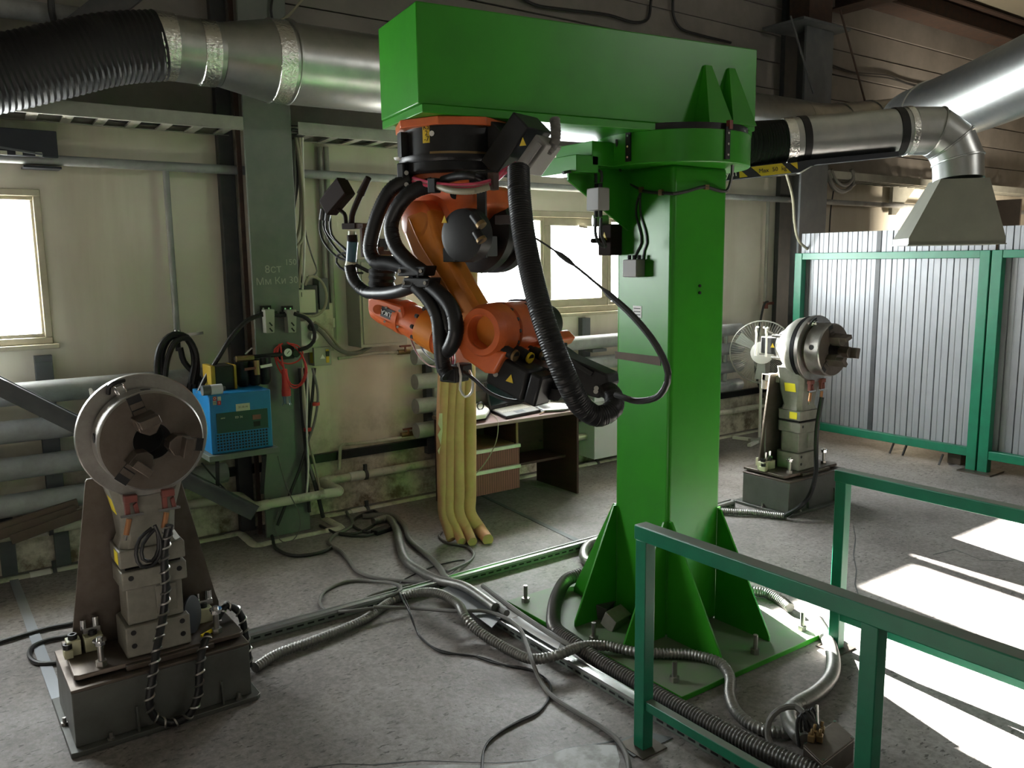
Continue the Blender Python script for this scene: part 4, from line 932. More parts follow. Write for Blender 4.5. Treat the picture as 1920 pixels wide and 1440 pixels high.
# black hoses of the cable package
def hose(pts, r, name='robot_hose', m='rubber', rib=(.012, .0018), n=14): return rp(name, MB().tube([R(*p) for p in pts], r, n=n, rib=rib), m)
hose([(772, 338, -.2), (738, 352, -.24), (716, 385, -.26), (700, 430, -.27), (694, 470, -.27), (704, 490, -.27), (735, 494, -.27), (765, 502, -.27), (785, 512, -.27)], .034)
hose([(812, 346, -.2), (772, 360, -.26), (745, 390, -.28), (733, 425, -.28), (742, 462, -.28), (768, 492, -.28), (795, 512, -.28)], .034)
hose([(780, 535, -.28), (800, 556, -.28), (820, 590, -.28), (826, 640, -.28), (832, 690, -.26), (842, 704, -.26)], .034)
hose([(792, 528, -.27), (822, 548, -.28), (848, 580, -.29), (855, 620, -.29), (845, 650, -.28), (830, 662, -.25)], .034)
hose([(770, 530, -.24), (800, 540, -.26), (828, 566, -.26), (838, 610, -.26), (834, 640, -.24)], .03)
for px, py in ((782, 508), (790, 530)):
    c = R(px, py, -.27); cl_ = rp('hose_clamp', MB().obox(c, UN*.075, AN*.04, (ZZ+UN*-.35)*.022), 'black', bevel=.006)
    for s in (-1, 1): part('clamp_screw', MB().cyl(c+UN*.06*s-AN*.04, c+UN*.06*s-AN*.048, .009, n=8), 'chrome', cl_)
hc_ = rp('hose_clamp', MB().obox(R(762, 334, -.2), UN*.02, AN*.04, ZZ*.062), 'black', bevel=.006)
for py in (324, 346): part('clamp_screw', MB().cyl(R(762, py, -.24), R(762, py, -.248), .01, n=8), 'chrome', hc_)
rp('hose_block', MB().obox(R(852, 700, -.2), UN*.045, AN*.05, ZZ*.035).obox(R(866, 694, -.18), UN*.03, AN*.04, ZZ*.03), 'black', bevel=.008)
bh = hose([(972, 318, -.2), (974, 370, -.26), (982, 440, -.3), (998, 520, -.33), (1018, 596, -.36), (1042, 664, -.36), (1067, 722, -.33), (1092, 764, -.28), (1123, 781, -.22), (1150, 766, -.16), (1149, 740, -.1), (1130, 727, -.03)], lambda t: .046 if t < .7 else .046-.035*(t-.7), 'feed_hose', rib=(.01, .002), n=16)
rp('feed_hose_clamp', MB().obox(R(1128, 726, -.03), UN*.02, AN*.045, ZZ*.035), 'black', bevel=.006)
# coloured cables round the base
for k, (m_, r, dz) in enumerate((('pink', .009, 0), ('pink', .008, -6), ('cable_beige', .007, -3))):
    rp('base_cable', MB().tube([R(775, 340+dz, -.22), R(800, 347+dz, -.25), R(850, 353+dz, -.27), R(900, 350+dz, -.26), R(925, 342+dz, -.2), R(945, 325+dz, -.12), R(968, 312+dz, -.08)], r, n=8), m_)
rp('base_conduit', MB().tube([R(822, 350, -.26), R(850, 358, -.29), R(890, 358, -.28), R(918, 350, -.24)], .014, n=10, rib=(.012, .002)), 'cable_beige')
rp('black_cable', MB().tube([R(830, 338, -.24), R(860, 330, -.25), R(890, 330, -.25), R(905, 338, -.2)], .018, n=10), 'rubber')
rp('cable_clip', MB().obox(R(814, 348, -.26), UN*.02, AN*.02, ZZ*.03), 'black', bevel=.003)
rp('cable_clip', MB().obox(R(925, 340, -.2), UN*.015, AN*.02, ZZ*.035), 'rust', bevel=.003)
rp('white_cable', MB().tube([R(858, 680, -.22), R(864, 705, -.22), R(863, 730, -.22), R(873, 744, -.22), R(885, 735, -.22), R(886, 712, -.22), R(880, 695, -.2)], .006, n=8), 'white_plastic')
for k in range(3): rp('thin_wire', MB().tube([R(765+14*k, 618+6*k, -.03), R(778+14*k, 655, -.03), R(800+10*k, 682-8*k, -.1), R(828, 690-8*k, -.2)], .004, n=6), ('red_dull', 'navy', 'yellow')[k])
for k in range(5): rp('thin_wire', MB().tube([R(836+4*k, 655, -.2), R(838+4*k, 675, -.22), R(850, 690, -.2)], .0035, n=6), ('red_dull', 'cable_beige', 'red_dull', 'pink', 'white')[k])
rp('signal_cable', MB().tube([R(868, 696, -.2), R(890, 712, -.24), R(920, 738, -.24), (R(965, 752, -.2)), R(1005, 744, -.12)], .008, n=8), 'cable')
rp('whip_cable', MB().tube([R(1000, 444, -.3), R(1040, 470, -.32), R(1090, 508, -.34), R(1142, 552, -.37), R(1190, 596, -.42), R(1232, 650, -.44), R(1253, 700, -.42), R(1238, 740, -.36), R(1195, 752, -.28), R(1155, 740, -.2)], lambda t: .004 if t < .14 else (.011 if t < .2 else (.005 if t < .33 else .012)), n=8), 'cable')
rp('tail_cable', MB().tube([R(1045, 658, -.1), R(1075, 680, -.1), R(1110, 702, -.09)], .01, n=8), 'cable')
# loose box of small valves on the back of the elbow
rp('valve_block', MB().obox(R(1050, 652, .02), UN*.02, AN*.03, ZZ*.02), 'black', bevel=.003)

# ================================================================== DESK CORNER
DY = 5.36
q = G(1085, 925); DX1 = q.x; dzt = PL(1087, 768, q, (0, 1, 0)).z
DX0 = W(884, 800, DY).x; DB = 5.93
dk = thing('desk', 'dark red-brown desk with two striped drawers by the wall', 'desk', ((DX0+DX1)/2, (DY+DB)/2, 0))
part('desk_top', MB().box(DX0-.02, DX1+.02, DY-.02, DB, dzt-.028, dzt), 'desk_top', dk, bevel=.003)
for x in (DX0, DX1-.02): part('side_panel', MB().box(x, x+.02, DY, DB, 0, dzt-.028), 'desk_wood', dk)
dvx = W(968, 820, DY).x
part('divider', MB().box(dvx, dvx+.02, DY+.01, DB, dzt-.5, dzt-.028), 'desk_wood', dk)
part('divider_edge', MB().box(dvx, dvx+.02, DY, DY+.01, dzt-.2, dzt-.028), 'wood_raw', dk)
part('back_panel', MB().box(DX0+.02, DX1-.02, DB-.1, DB-.085, dzt-.42, dzt-.028), 'desk_wood', dk)
part('shelf', MB().box(dvx+.02, DX1-.02, DY+.15, DB-.1, dzt-.44, dzt-.42), 'desk_wood', dk)
part('compartment_floor', MB().box(DX0+.02, dvx, DY+.03, DB-.1, dzt-.215, dzt-.2), 'wood_raw', dk)
part('lock', MB().cyl((W(1012, 826, DB-.1).x, DB-.1, W(1012, 826, DB-.1).z), (W(1012, 826, DB-.1).x, DB-.12, W(1012, 826, DB-.1).z), .012, n=12), 'chrome', dk)
for z0, z1, pr in ((W(930, 880, DY).z-.01, W(930, 836, DY).z, .05), (W(935, 914, DY).z-.01, W(935, 872, DY).z, .08)):
    y0 = DY-pr
    xa, xb = W(893, 860, y0).x-.06, W(974, 860, y0).x
    d = part('drawer', MB().box(xa, xb, y0, y0+.018, z0, z1-.025), 'drawer', dk, bevel=.002)
    part('grip_strip', MB().box(xa-.004, xb+.006, y0-.012, y0+.02, z1-.026, z1), 'white_plastic', d, bevel=.002)
    part('drawer_box', MB().box(xa+.02, xb-.02, y0+.018, DB-.12, z0+.01, z1-.05), 'wood_raw', d)
    for k in range(22):
        x = xa+.01+(xb-xa-.02)*k/21; part('groove', MB().box(x-.0015, x+.0015, y0-.0006, y0+.001, z0+.004, z1-.03), 'desk_wood', d)
zt = dzt+.002
lp = thing('laptop', 'open black laptop with silver keyboard deck on the desk', 'laptop', G(968, 773, zt))
a, b, c, d = G(949, 786, zt), G(1014, 773, zt), G(980, 760, zt), G(919, 773, zt)
part('base', MB().prism([a, b, c, d], (0, 0, .022)), 'black_paint', lp, bevel=.003)
i = lambda u, v, h=.0225: (a*(1-u)+b*u)*(1-v)+(d*(1-u)+c*u)*v+V3((0, 0, h))
part('deck', MB().prism([i(.03, .03), i(.97, .03), i(.97, .93), i(.03, .93)], (0, 0, .0015)), 'box_grey', lp)
for r in range(5):
    for k in range(14):
        u0, v0 = .07+k*.0615, .42+r*.098
        part('key', MB().prism([i(u0, v0, .024), i(u0+.052, v0, .024), i(u0+.052, v0+.08, .024), i(u0, v0+.08, .024)], (0, 0, .002)), 'white_plastic', lp)
part('touchpad', MB().prism([i(.36, .1, .024), i(.62, .1, .024), i(.62, .34, .024), i(.36, .34, .024)], (0, 0, .001)), 'steel_slate', lp)
hn = (c-d).cross(V3((0, 0, 1))).normalized(); hn = hn if hn.y > 0 else -hn
upv = V3((0, 0, 1))*.96+hn*.25; L = .235
lid = part('lid', MB().prism([d+V3((0, 0, .022)), c+V3((0, 0, .022)), c+V3((0, 0, .022))+upv*L, d+V3((0, 0, .022))+upv*L], hn*.01), 'black_paint', lp, bevel=.003)
e = lambda u, v: d*(1-u)+c*u+V3((0, 0, .022))+upv*L*v-hn*.001
part('screen', MB().prism([e(.05, .12), e(.95, .12), e(.95, .94), e(.05, .94)], -hn*.0008), 'screen', lid)
text('acer', .014, e(.5, .06)-hn*.0015, c-d, upv, 'box_grey', lid)
sc = thing('desk_scanner', 'white flat desk device with dark base left of the laptop, half behind the cardboard', 'device', G(898, 780, zt))
part('base', MB().prism([G(880, 792, zt), G(912, 787, zt), G(920, 775, zt), G(905, 762, zt), G(880, 768, zt)], (0, 0, .02)), 'black_paint', sc, bevel=.006)
part('shell', MB().prism([G(880, 790, zt+.02), G(911, 785, zt+.02), G(918, 775, zt+.02), G(904, 762, zt+.02), G(880, 768, zt+.02)], (0, 0, .04)), 'white', sc, bevel=.014)
q = G(901, 768, zt+.06); part('headset_ring', MB().tube([q+V3((.03*math.cos(t), 0, .03+.03*math.sin(t))) for t in [k*.7 for k in range(10)]], .005, n=8), 'black', sc)
pts = [G(921, 776, zt+.01), G(930, 782, zt+.01), W(934, 796, DY-.03), W(931, 825, DY-.06), W(918, 855, DY-.1), W(900, 880, DY-.12), W(890, 890, DY-.1)]
one('usb_cable', 'thin beige cable hanging from the laptop over the drawers', 'cable', MB().tube(pts, .004, n=6), 'cable_beige')
random.seed(4)
q = G(1035, 765, zt)
for k in range(5):
    a = random.uniform(-.5, .5); u = V3((math.cos(a), math.sin(a), 0)); v = V3((-u.y, u.x, 0)); c = q+V3((random.uniform(-.07, .12), random.uniform(-.06, .1), .003+.004*k))
    one('paper_sheet', ['white paper sheet lying at the front of the pile right of the laptop', 'white paper sheet askew in the pile right of the laptop', 'white paper sheet in the middle of the pile on the desk', 'white paper sheet near the top of the pile on the desk', 'topmost white paper sheet of the pile on the desk'][k], 'paper', MB().obox(c, u*.105, v*.148, (0, 0, .0012)), 'paper', group='papers on the desk')
cr = []
for k in range(12): t = -.3+k*.33; cr.append((.05*math.cos(t), .045+.045*math.sin(t)))
q2 = G(1020, 768, zt)+V3((0, 0, .028)); vs = []
for k, (x, z) in enumerate(cr): vs += [q2+V3((x, -.03+.01*k*.3, z)), q2+V3((x+.06, .2, z))]
one('paper_roll', 'curled white sheet of paper standing beside the laptop', 'paper', MB().add(vs, [(2*k, 2*k+1, 2*k+3, 2*k+2) for k in range(11)]), 'paper')
one('ring_binder', 'dark binder lying behind the laptop on the desk', 'binder', MB().obox(G(992, 752, zt)+V3((.02, .08, .035)), (.13, .05, 0), (-.05, .11, 0), (0, 0, .034)), 'steel_slate', bevel=.004)
one('pen', 'short brass-coloured pen lying before the papers', 'pen', MB().cyl(G(1012, 776, zt+.006), G(1024, 771, zt+.006), .005, n=8), 'brass')
# ---- folded cardboard standing before the desk
cb = thing('folded_cardboard', 'tall brown cardboard folded into flutes, standing before the desk', 'cardboard', G(868, 1005))
cy0 = G(868, 1005).y
def cp(px, py, dy=0.): return W(px, py, cy0+dy)
for k, (xt, xm, xb, tip, w, dd) in enumerate(((843, 829, 832, (846, 1012), 11, .0), (855, 843, 842, (866, 1016), 11, -.02), (866, 858, 860, (886, 1016), 12, -.04), (880, 879, 880, (915, 1012), 14, -.01))):
    s = (cp(880, 800)-cp(870, 800)).length/10
    P = [cp(xt, 508, .28), cp(xt-3 if k else xt-8, 640, .2), cp(xm, 800, .1+dd), cp(xb-1, 920, .02+dd), cp(xb, 968, dd)+V3((0, 0, .02)), cp((xb+tip[0])/2, 990, dd-.03), G(*tip, .03)]
    part('fold', MB().tube(P, (lambda t, w=w: s*w*(1.0 if t < .25 else .86-.2*max(0, t-.85)/.15)*(1 if t < .8 else .95)), n=14, step=.05), 'cardboard', cb)
part('flap', MB().prism([cp(823, 640, .16), cp(838, 640, .2), cp(838, 960, .02), cp(827, 960, .0)], (0, .006, 0)), 'cardboard', cb)
random.seed(9)
tp = [cp(823+random.uniform(-3, 4), 775+i*10, .05) for i in range(19)]
part('torn_edge', MB().prism(tp+[cp(830, 955, .06), cp(829, 775, .06)], (0, -.004, 0)), 'cardboard_torn', cb)
part('top_panel', MB().prism([cp(852, 506, .26), cp(888, 504, .3), cp(892, 700, .2), cp(852, 700, .15)], (0, .02, 0)), 'cardboard', cb)

# ================================================================== AIR DRYER ON ITS SHELF, FITTINGS ON THE STEEL COLUMN
ZY = 5.45
X0, X1 = W(395, 800, ZY).x, W(510.5, 800, ZY).x; ZT, ZB = W(450, 735.5, ZY).z, W(450, 846, ZY).z
sh = thing('wall_shelf', 'dark green bracket shelf carrying the blue dryer', 'shelf', ((X0+X1)/2, 5.65, ZB-.05))
part('shelf_plate', MB().box(X0-.03, X1+.03, 5.42, 5.862, ZB-.04, ZB-.002), 'steel_green', sh, bevel=.003)
for x in (X0+.03, X1-.06): part('strut', MB().bar((x, 5.46, ZB-.05), (x+.1, 5.855, ZB-.42), .025, .025), 'steel_dark', sh)
dr = thing('air_dryer', 'blue compressed-air dryer with vent grille on the wall shelf', 'dryer', ((X0+X1)/2, 5.65, ZB))
part('housing', MB().box(X0, X1, ZY, 5.83, ZB, ZT), 'blue', dr, bevel=.006)
def fp(px, py, o=.001): p = W(px, py, ZY-o); return p
def frect(px0, py0, px1, py1, th, m, name, o=0., par=None):
    a, b = fp(px0, py0), fp(px1, py1); return part(name, MB().box(a.x, b.x, ZY-o-th, ZY-o, b.z, a.z), m, par or dr)
cpn = frect(405, 776, 503, 803, .004, 'blue_label', 'control_panel')
frect(473, 778, 489, 785, .003, 'drawer', 'rocker_switch', .004, cpn); frect(475, 790, 488, 798, .003, 'black', 'rocker_switch', .004, cpn)
a, b = fp(440, 784), fp(466, 784); text('ED 36', .02, fp(448, 782, .006), (1, 0, 0), (0, 0, 1), 'box_cream', cpn); text('omi', .018, fp(418, 784, .006), (1, 0, 0), (0, 0, 1), 'box_cream', cpn)
gx0, gx1 = fp(404.5, 808).x, fp(502, 808).x; gz1, gz0 = fp(450, 809).z, fp(450, 842).z
gr = part('vent_back', MB().box(gx0, gx1, ZY-.0015, ZY, gz0, gz1), 'navy', dr)
n = 17
for k in range(n+1): x = gx0+(gx1-gx0)*k/n; part('grille_bar', MB().box(x-.003, x+.003, ZY-.006, ZY-.001, gz0, gz1), 'blue', gr)
for k in range(7): z = gz0+(gz1-gz0)*k/6; part('grille_bar', MB().box(gx0, gx1, ZY-.0055, ZY-.001, z-.003, z+.003), 'blue', gr)
for (px, py, m_, t_) in ((399, 744, 'red', 'O'), (407.5, 744, 'pipe_white', 'M'), (399, 752, 'pipe_white', 'M'), (407.5, 752, 'red', 'I')):
    if t_ == 'M' and py == 744: t_ = ''
    s_ = frect(px, py, px+7, py+7, .001, m_, 'logo_square')
    if t_: text(t_, .022, fp(px+3.5, py+3.5, .003), (1, 0, 0), (0, 0, 1), 'white' if m_ == 'red' else 'steel_green', s_)
st = frect(442, 758, 469, 768.5, .001, 'box_cream', 'paper_sticker'); text('31.10.14', .018, fp(455.5, 763, .003), (1, 0, 0), (0, 0, 1), 'brown_board', st)
# things lying on the dryer
t = thing('air_grinder', 'silver pneumatic tool lying on top of the blue dryer', 'tool', W(398, 731, 5.5))
a, b = W(378, 724, 5.47), W(422, 724, 5.47); zz = ZT+.032; a.z = b.z = zz
part('grip', MB().cyl(a, a+(b-a)*.35, .034, .034, n=16), 'steel_slate', t); part('body', MB().cyl(a+(b-a)*.35, a+(b-a)*.85, .034, n=16), 'cab_light', t)
part('collet', MB().cyl(a+(b-a)*.85, b, .02, .014, n=14), 'steel_dark', t)
t = thing('battery_charger', 'black box with yellow end cheeks standing on the blue dryer', 'charger', W(415, 731, 5.7))
xa, xb = W(386, 710, 5.66).x, W(440, 710, 5.66).x; zq = W(400, 686, 5.66).z
part('case', MB().box(xa+.05, xb-.015, 5.62, 5.8, ZT+.002, zq), 'black_paint', t, bevel=.006); part('cheek', MB().box(xa+.02, xa+.05, 5.61, 5.8, ZT+.002, zq+.005), 'yellow_dark', t, bevel=.005); part('cheek', MB().box(xb-.015, xb, 5.61, 5.8, ZT+.002, zq), 'yellow_dark', t, bevel=.003)
t = thing('filter_unit', 'black air filter bowls with valves above the blue dryer', 'filter', W(475, 731, 5.7))
for px in (455, 478, 496):
    p = W(px, 705, 5.7); part('filter_bowl', MB().lathe((p.x, 5.7, ZT+.003), (0, 0, 1), [(0, .03), (.02, .045), (.14, .045), (.15, .05), (.19, .05)], 18), 'black_paint', t)
pa = W(440, 673, 5.7); pb_ = W(530, 664, 5.75)
part('manifold', MB().cyl(pa, pb_, .016, n=12), 'black', t)
p = W(459, 672, 5.66); part('ball_valve', MB().cyl(p+V3((-.06, 0, 0)), p+V3((.06, 0, 0)), .022, n=12), 'brass', t); part('valve_lever', MB().bar(p+V3((0, -.01, .03)), p+V3((.05, -.01, .07)), .012, .008), 'chrome', t)
p = W(481, 689, 5.64); part('ball_valve', MB().cyl(p+V3((0, 0, -.05)), p+V3((0, 0, .05)), .022, n=12), 'brass', t)
part('red_lever', MB().bar(p+V3((-.09, -.02, -.005)), p+V3((-.015, -.02, 0)), .016, .016), 'red_dull', t); part('white_lever', MB().bar(p+V3((.02, -.02, .004)), p+V3((.1, -.02, .012)), .016, .018), 'white', t)
cyf = 5.862
for k, (px, lab) in enumerate(((503, 'grey air filter on a black bracket on the column, left of two'), (544, 'grey air filter on a black bracket on the column, right of two'))):
    c = W(px, 600, cyf-.05); t = thing('air_filter', lab, 'filter', c)
    part('bracket', MB().box(c.x-.04, c.x+.04, cyf-.012, cyf, c.z+.05, c.z+.1).box(c.x-.06, c.x+.07, cyf-.05, cyf-.01, c.z+.04, c.z+.06), 'black', t)
    part('filter_body', MB().prism([(c.x-.033, cyf-.09, c.z-.09), (c.x+.026, cyf-.09, c.z-.09), (c.x+.035, cyf-.09, c.z+.04), (c.x+.035, cyf-.09, c.z+.075), (c.x-.035, cyf-.09, c.z+.075)], (0, .07, 0)), 'cab_grey', t, bevel=.004)
    for dz in (-.055, -.015): part('sight_slot', MB().bar((c.x-.008, cyf-.091, c.z+dz), (c.x+.012, cyf-.091, c.z+dz-.025), .003, .01), 'black', t)
    for dx in (-.02, .02): part('screw', MB().cyl((c.x+dx, cyf-.012, c.z+.08), (c.x+dx, cyf-.018, c.z+.08), .007, n=8), 'chrome', t)
t = thing('pressure_gauge', 'white-faced pressure gauge on a black regulator, among red cable', 'gauge', W(540, 661, 5.8))
c = W(540, 661, 5.77); part('rim', MB().cyl(c, c+V3((0, .03, 0)), .034, n=24), 'black', t); part('dial', MB().cyl(c+V3((0, -.001, 0)), c+V3((0, .001, 0)), .029, n=24), 'white', t)
part('needle', MB().bar(c+V3((-.008, -.002, -.008)), c+V3((.012, -.002, .012)), .001, .004), 'black', t); part('regulator', MB().box(c.x-.05, c.x+.06, 5.8, 5.86, c.z-.05, c.z+.05).cyl((c.x+.06, 5.8, c.z-.01), (c.x+.06, 5.76, c.z-.01), .03, n=16), 'black_paint', t, bevel=.004)
# red inspection lamp with its coiled lead
t = thing('inspection_lamp', 'red hand lamp hanging by its coiled red cable on the column', 'lamp', W(537, 720, 5.76))
h0, h1 = W(533, 692, 5.76), W(537, 742, 5.76)
part('handle', MB().lathe(h1, h0-h1, [(0, .028), (.04, .026), (.05, .03), (.1, .024), ((h0-h1).length, .02)], 18), 'red', t)
part('collar', MB().cyl(h1+V3((0, 0, .0)), h1+V3((0, 0, .05)), .033, n=18), 'red', t)
hl = W(538, 757, 5.76); part('bulb', MB().cyl(h1, hl, .022, .012, n=14), 'clear', t)
for k in range(5): a = k*1.256; part('cage_wire', MB().tube([h1+V3((.028*math.cos(a), .028*math.sin(a), 0)), hl+V3((.024*math.cos(a), .024*math.sin(a), .01)), hl+V3((.035*math.cos(a), .035*math.sin(a), -.01))], .002, n=5), 'chrome', t)
for k, pts in enumerate(([(525, 645), (516, 665), (522, 690), (532, 705)], [(524, 645), (520, 670), (535, 695), (545, 720), (560, 722), (572, 700), (568, 670), (552, 650), (538, 642)], [(530, 644), (515, 655), (516, 672), (540, 682), (560, 676), (568, 662), (558, 648), (540, 644)], [(526, 646), (530, 680), (545, 725), (556, 727), (570, 715), (575, 690), (566, 665)])):
    part('lamp_cable', MB().tube([W(x, y, 5.765-.008*k) for x, y in pts], .006, n=6), 'red', t)
# boxes to the right of the column
def wbox(name, label, cat, px0, py0, px1, py1, dep, m, y0=6.198, bev=.004):
    a, b = W(px0, py0, y0-dep), W(px1, py1, y0-dep); t = thing(name, label, cat, ((a.x+b.x)/2, y0-dep/2, b.z))
    part('case', MB().box(a.x, b.x, y0-dep, y0, b.z, a.z), m, t, bevel=bev); return t, a, b
t, a, b = wbox('junction_box', 'cream junction box marked 1, right of the steel column', 'box', 559, 544, 593, 586, .1, 'box_cream', 6.05)
text('1', .05, (a.x+.025, 6.05-.1025, a.z-.035), (1, 0, 0), (0, 0, 1), 'black', t, 'marking')
part('standoff', MB().box(a.x-.03, b.x+.06, 6.052, 6.195, b.z-.02, a.z+.03), 'steel_dark', t)
t, a, b = wbox('cable_box', 'dark slate terminal box behind the cream junction box', 'box', 597, 522, 618, 580, .12, 'steel_slate'); 
t, a, b = wbox('wall_socket', 'small white socket box on the wall below the cream junction box', 'socket', 613, 597, 629, 614, .08, 'white_plastic')
part('slot', MB().box(a.x+.02, b.x-.02, 6.115, 6.118, a.z-.022, a.z-.018), 'black', t)
t, a, b = wbox('power_plug_panel', 'white sockets with plugs tangled in grey cables beside the column', 'socket', 562, 602, 590, 648, .09, 'white_plastic', 6.1, .01)
for dz in (-.05, -.12): part('plug', MB().cyl((b.x-.02, 6.01, a.z+dz), (b.x-.02, 5.95, a.z+dz), .03, n=14), 'navy' if dz > -.1 else 'white', t)
part('mounting_board', MB().box(a.x-.02, b.x+.2, 6.102, 6.197, b.z-.06, a.z+.12), 'pipe_white', t)
t, a, b = wbox('switch_box', 'pale green-grey switch box with a warning triangle below the sockets', 'box', 588, 652, 622, 684, .12, 'cab_grey')
part('warning_sign', MB().prism([(a.x+.05, 6.076, a.z-.09), (a.x+.09, 6.076, a.z-.09), (a.x+.07, 6.076, a.z-.055)], (0, .002, 0)), 'white', t)
part('sticker', MB().box(b.x-.045, b.x-.02, 6.075, 6.077, b.z+.02, a.z-.02), 'yellow_warn', t); part('switch', MB().box(b.x-.045, b.x-.02, 6.07, 6.077, b.z+.07, b.z+.11), 'black', t)
part('sticker', MB().box(a.x-.001, a.x+.0, 6.1, 6.16, b.z+.02, a.z-.02), 'yellow_warn', t)
t, a, b = wbox('wall_cabinet', 'large beige-grey wall cabinet behind the welding torch', 'cabinet', 671, 486, 764, 646, .24, 'cab_grey')
part('door', MB().box(a.x+.02, b.x-.02, 5.946, 5.957, b.z+.025, a.z-.02), 'cab_grey', t, bevel=.003)
q = W(717, 457, 6.19); one('wall_hook', 'small dark square fitting on the wall above the cabinet', 'fitting', MB().box(q.x-.035, q.x+.035, 6.17, 6.198, q.z-.05, q.z+.04).tube([(q.x+.03, 6.16, q.z), (q.x+.07, 6.15, q.z-.02), (q.x+.05, 6.15, q.z-.06)], .004, n=6), 'black')
t, a, b = wbox('grey_cabinet', 'pale blue-grey cabinet on the wall beyond the desk', 'cabinet', 1115, 710, 1185, 848, .25, 'cab_light')
# navy cabinet at upper left with pipe clamp plate
t, a, b = wbox('navy_cabinet', 'dark navy cabinet under the tray at the upper left', 'cabinet', -90, 232, 110, 296, .04, 'navy', 6.05)
part('bracket', MB().box(a.x, b.x, 6.055, 6.198, a.z-.06, a.z), 'steel_dark', t)
part('rail', MB().bar(W(0, 276, 6.0), W(80, 290, 6.0), .012, .012), 'steel_slate', t)
for px, py in ((7, 286), (36, 286), (73, 289)): q = W(px, py, 6.0); part('label', MB().box(q.x-.018, q.x+.018, 6.004, 6.008, q.z-.012, q.z+.012), 'pipe_white', t)
q0, q1 = W(44, 309, 6.05), W(116, 317, 6.05); one('pipe_hanger', 'narrow navy plate clamped under the level pipe near the navy cabinet', 'plate', MB().box(q0.x, q1.x, 6.05, 6.19, q1.z, q0.z), 'navy')
# chalk marks on the steel column
for tx, px, py, s_ in (('8ст', 512, 505, .08), ('Мм Ки 30', 520, 527, .07), ('150', 545, 492, .06)):
    o_ = text(tx, s_, W(px, py, 5.8635), (1, 0, .03), (0, 0, 1), 'cab_grey', c1, 'chalk_marks', .0003)

# ================================================================== BRACES AND BOARDS AT LEFT
b = W(478, 962, 5.66); a = W(-140, 655, 5.8); a = b+(a-b)*1.75
one('diagonal_brace', 'slate angle brace running diagonally across the left radiator', 'brace', MB().bar(a, b, .012, .11).bar(a+V3((0, -.035, .052)), b+V3((0, -.035, .052)), .07, .012), 'steel_slate')
a, b = W(60, 125, 5.75), W(270, -40, 5.75)
one('roof_brace', 'dark diagonal brace above the flexible hose at the upper left', 'brace', MB().bar(a, b, .16, .16), 'steel_dark')
a, b = W(-60, 5, 6.0), W(150, 33, 6.0)
t = thing('upper_pipe', 'dark grey pipe with elbow on the upper wall at the left', 'pipe', a)
part('pipe', MB().tube([a, b], .06, n=14), 'pipe_grey', t); q = W(100, 10, 6.0); part('hanger', MB().tube([W(95, -10, 5.9), W(97, 22, 5.9), W(101, 38, 5.95)], .02, n=8), 'steel_dark', t)
for k, ((ax_, ay_), (bx_, by_)) in enumerate((((-30, 1000), (146, 943)), ((-30, 1012), (143, 955)), ((20, 1012), (168, 958)))):
    one('wood_plank', ['brown plank leaning on the left pipes, upper of three', 'brown plank leaning on the left pipes, middle of three', 'brown plank leaning on the left pipes, lowest of three'][k], 'plank', MB().bar(W(ax_, ay_, 5.95-.02*k), W(bx_, by_, 5.95-.02*k), .03, .062), 'brown_board', group='planks on the left heating pipe', bevel=.003)
for px in (15, 118):
    q = W(px, 1035, 6.17); one('pipe_post', 'dark flat steel post behind the left pipes, ' + ('at the photo edge' if px < 50 else 'nearer the positioner'), 'post', MB().box(q.x-.045, q.x+.045, 6.165, 6.198, 0, zs[3]+.02), 'steel_slate', bevel=.002)
# ================================================================== FAN beyond the column
fy = 5.6; fc = W(1429, 660, fy); rad = (W(1429+36, 660, fy)-fc).length
fn = thing('pedestal_fan', 'pale grey pedestal fan with white hub by the wall', 'fan', (fc.x, fy, 0))
fd = (CP-fc); fd.z = 0; fd.normalize(); fu = fd.cross(V3((0, 0, 1))).normalized()
for o_ in (.04, -.05): part('guard_ring', MB().tube([fc+fd*o_+(fu*math.cos(t)+V3((0, 0, 1))*math.sin(t))*rad*(1 if o_ > 0 else 1) for t in [2*math.pi*k/40 for k in range(41)]], .0045, n=6, smooth=False), 'tray', fn)
wires = MB()
for k in range(72):
    t_ = 2*math.pi*k/72; d_ = fu*math.cos(t_)+V3((0, 0, 1))*math.sin(t_)
    wires.tube([fc+fd*.075+d_*.05, fc+fd*.075+d_*rad*.7, fc+fd*.04+d_*rad], .0016, n=4, step=.1); wires.tube([fc-fd*.1+d_*.05, fc-fd*.09+d_*rad*.75, fc-fd*.05+d_*rad], .0016, n=4, step=.1)
o_ = part('guard_wires', wires, 'tray', fn); o_['kind'] = 'stuff'
part('hub_cap', MB().lathe(fc+fd*.07, fd, [(0, rad*.36), (.012, rad*.36), (.02, rad*.3)], 28), 'white', fn)
part('hub_logo', MB().obox(fc+fd*.0912+V3((0, 0, -.012)), fu*.03, fd*.0005, V3((0, 0, .008))), 'box_grey', fn)
for k in range(3):
    t_ = 2.1*k+.4; d_ = fu*math.cos(t_)+V3((0, 0, 1))*math.sin(t_); e_ = fu*-math.sin(t_)+V3((0, 0, 1))*math.cos(t_)
    part('blade', MB().prism([fc+d_*.04-e_*.02, fc+d_*.04+e_*.03, fc+d_*rad*.85+e_*.1, fc+d_*rad*.9-e_*.02], fd*.004+e_*.004), 'clear', fn)
part('motor_housing', MB().cyl(fc-fd*.06, fc-fd*.2, .07, .05, n=20), 'white_plastic', fn); pq = fc-fd*.14
part('pole', MB().cyl((pq.x, pq.y, .03), pq, .016, n=12), 'white_plastic', fn)
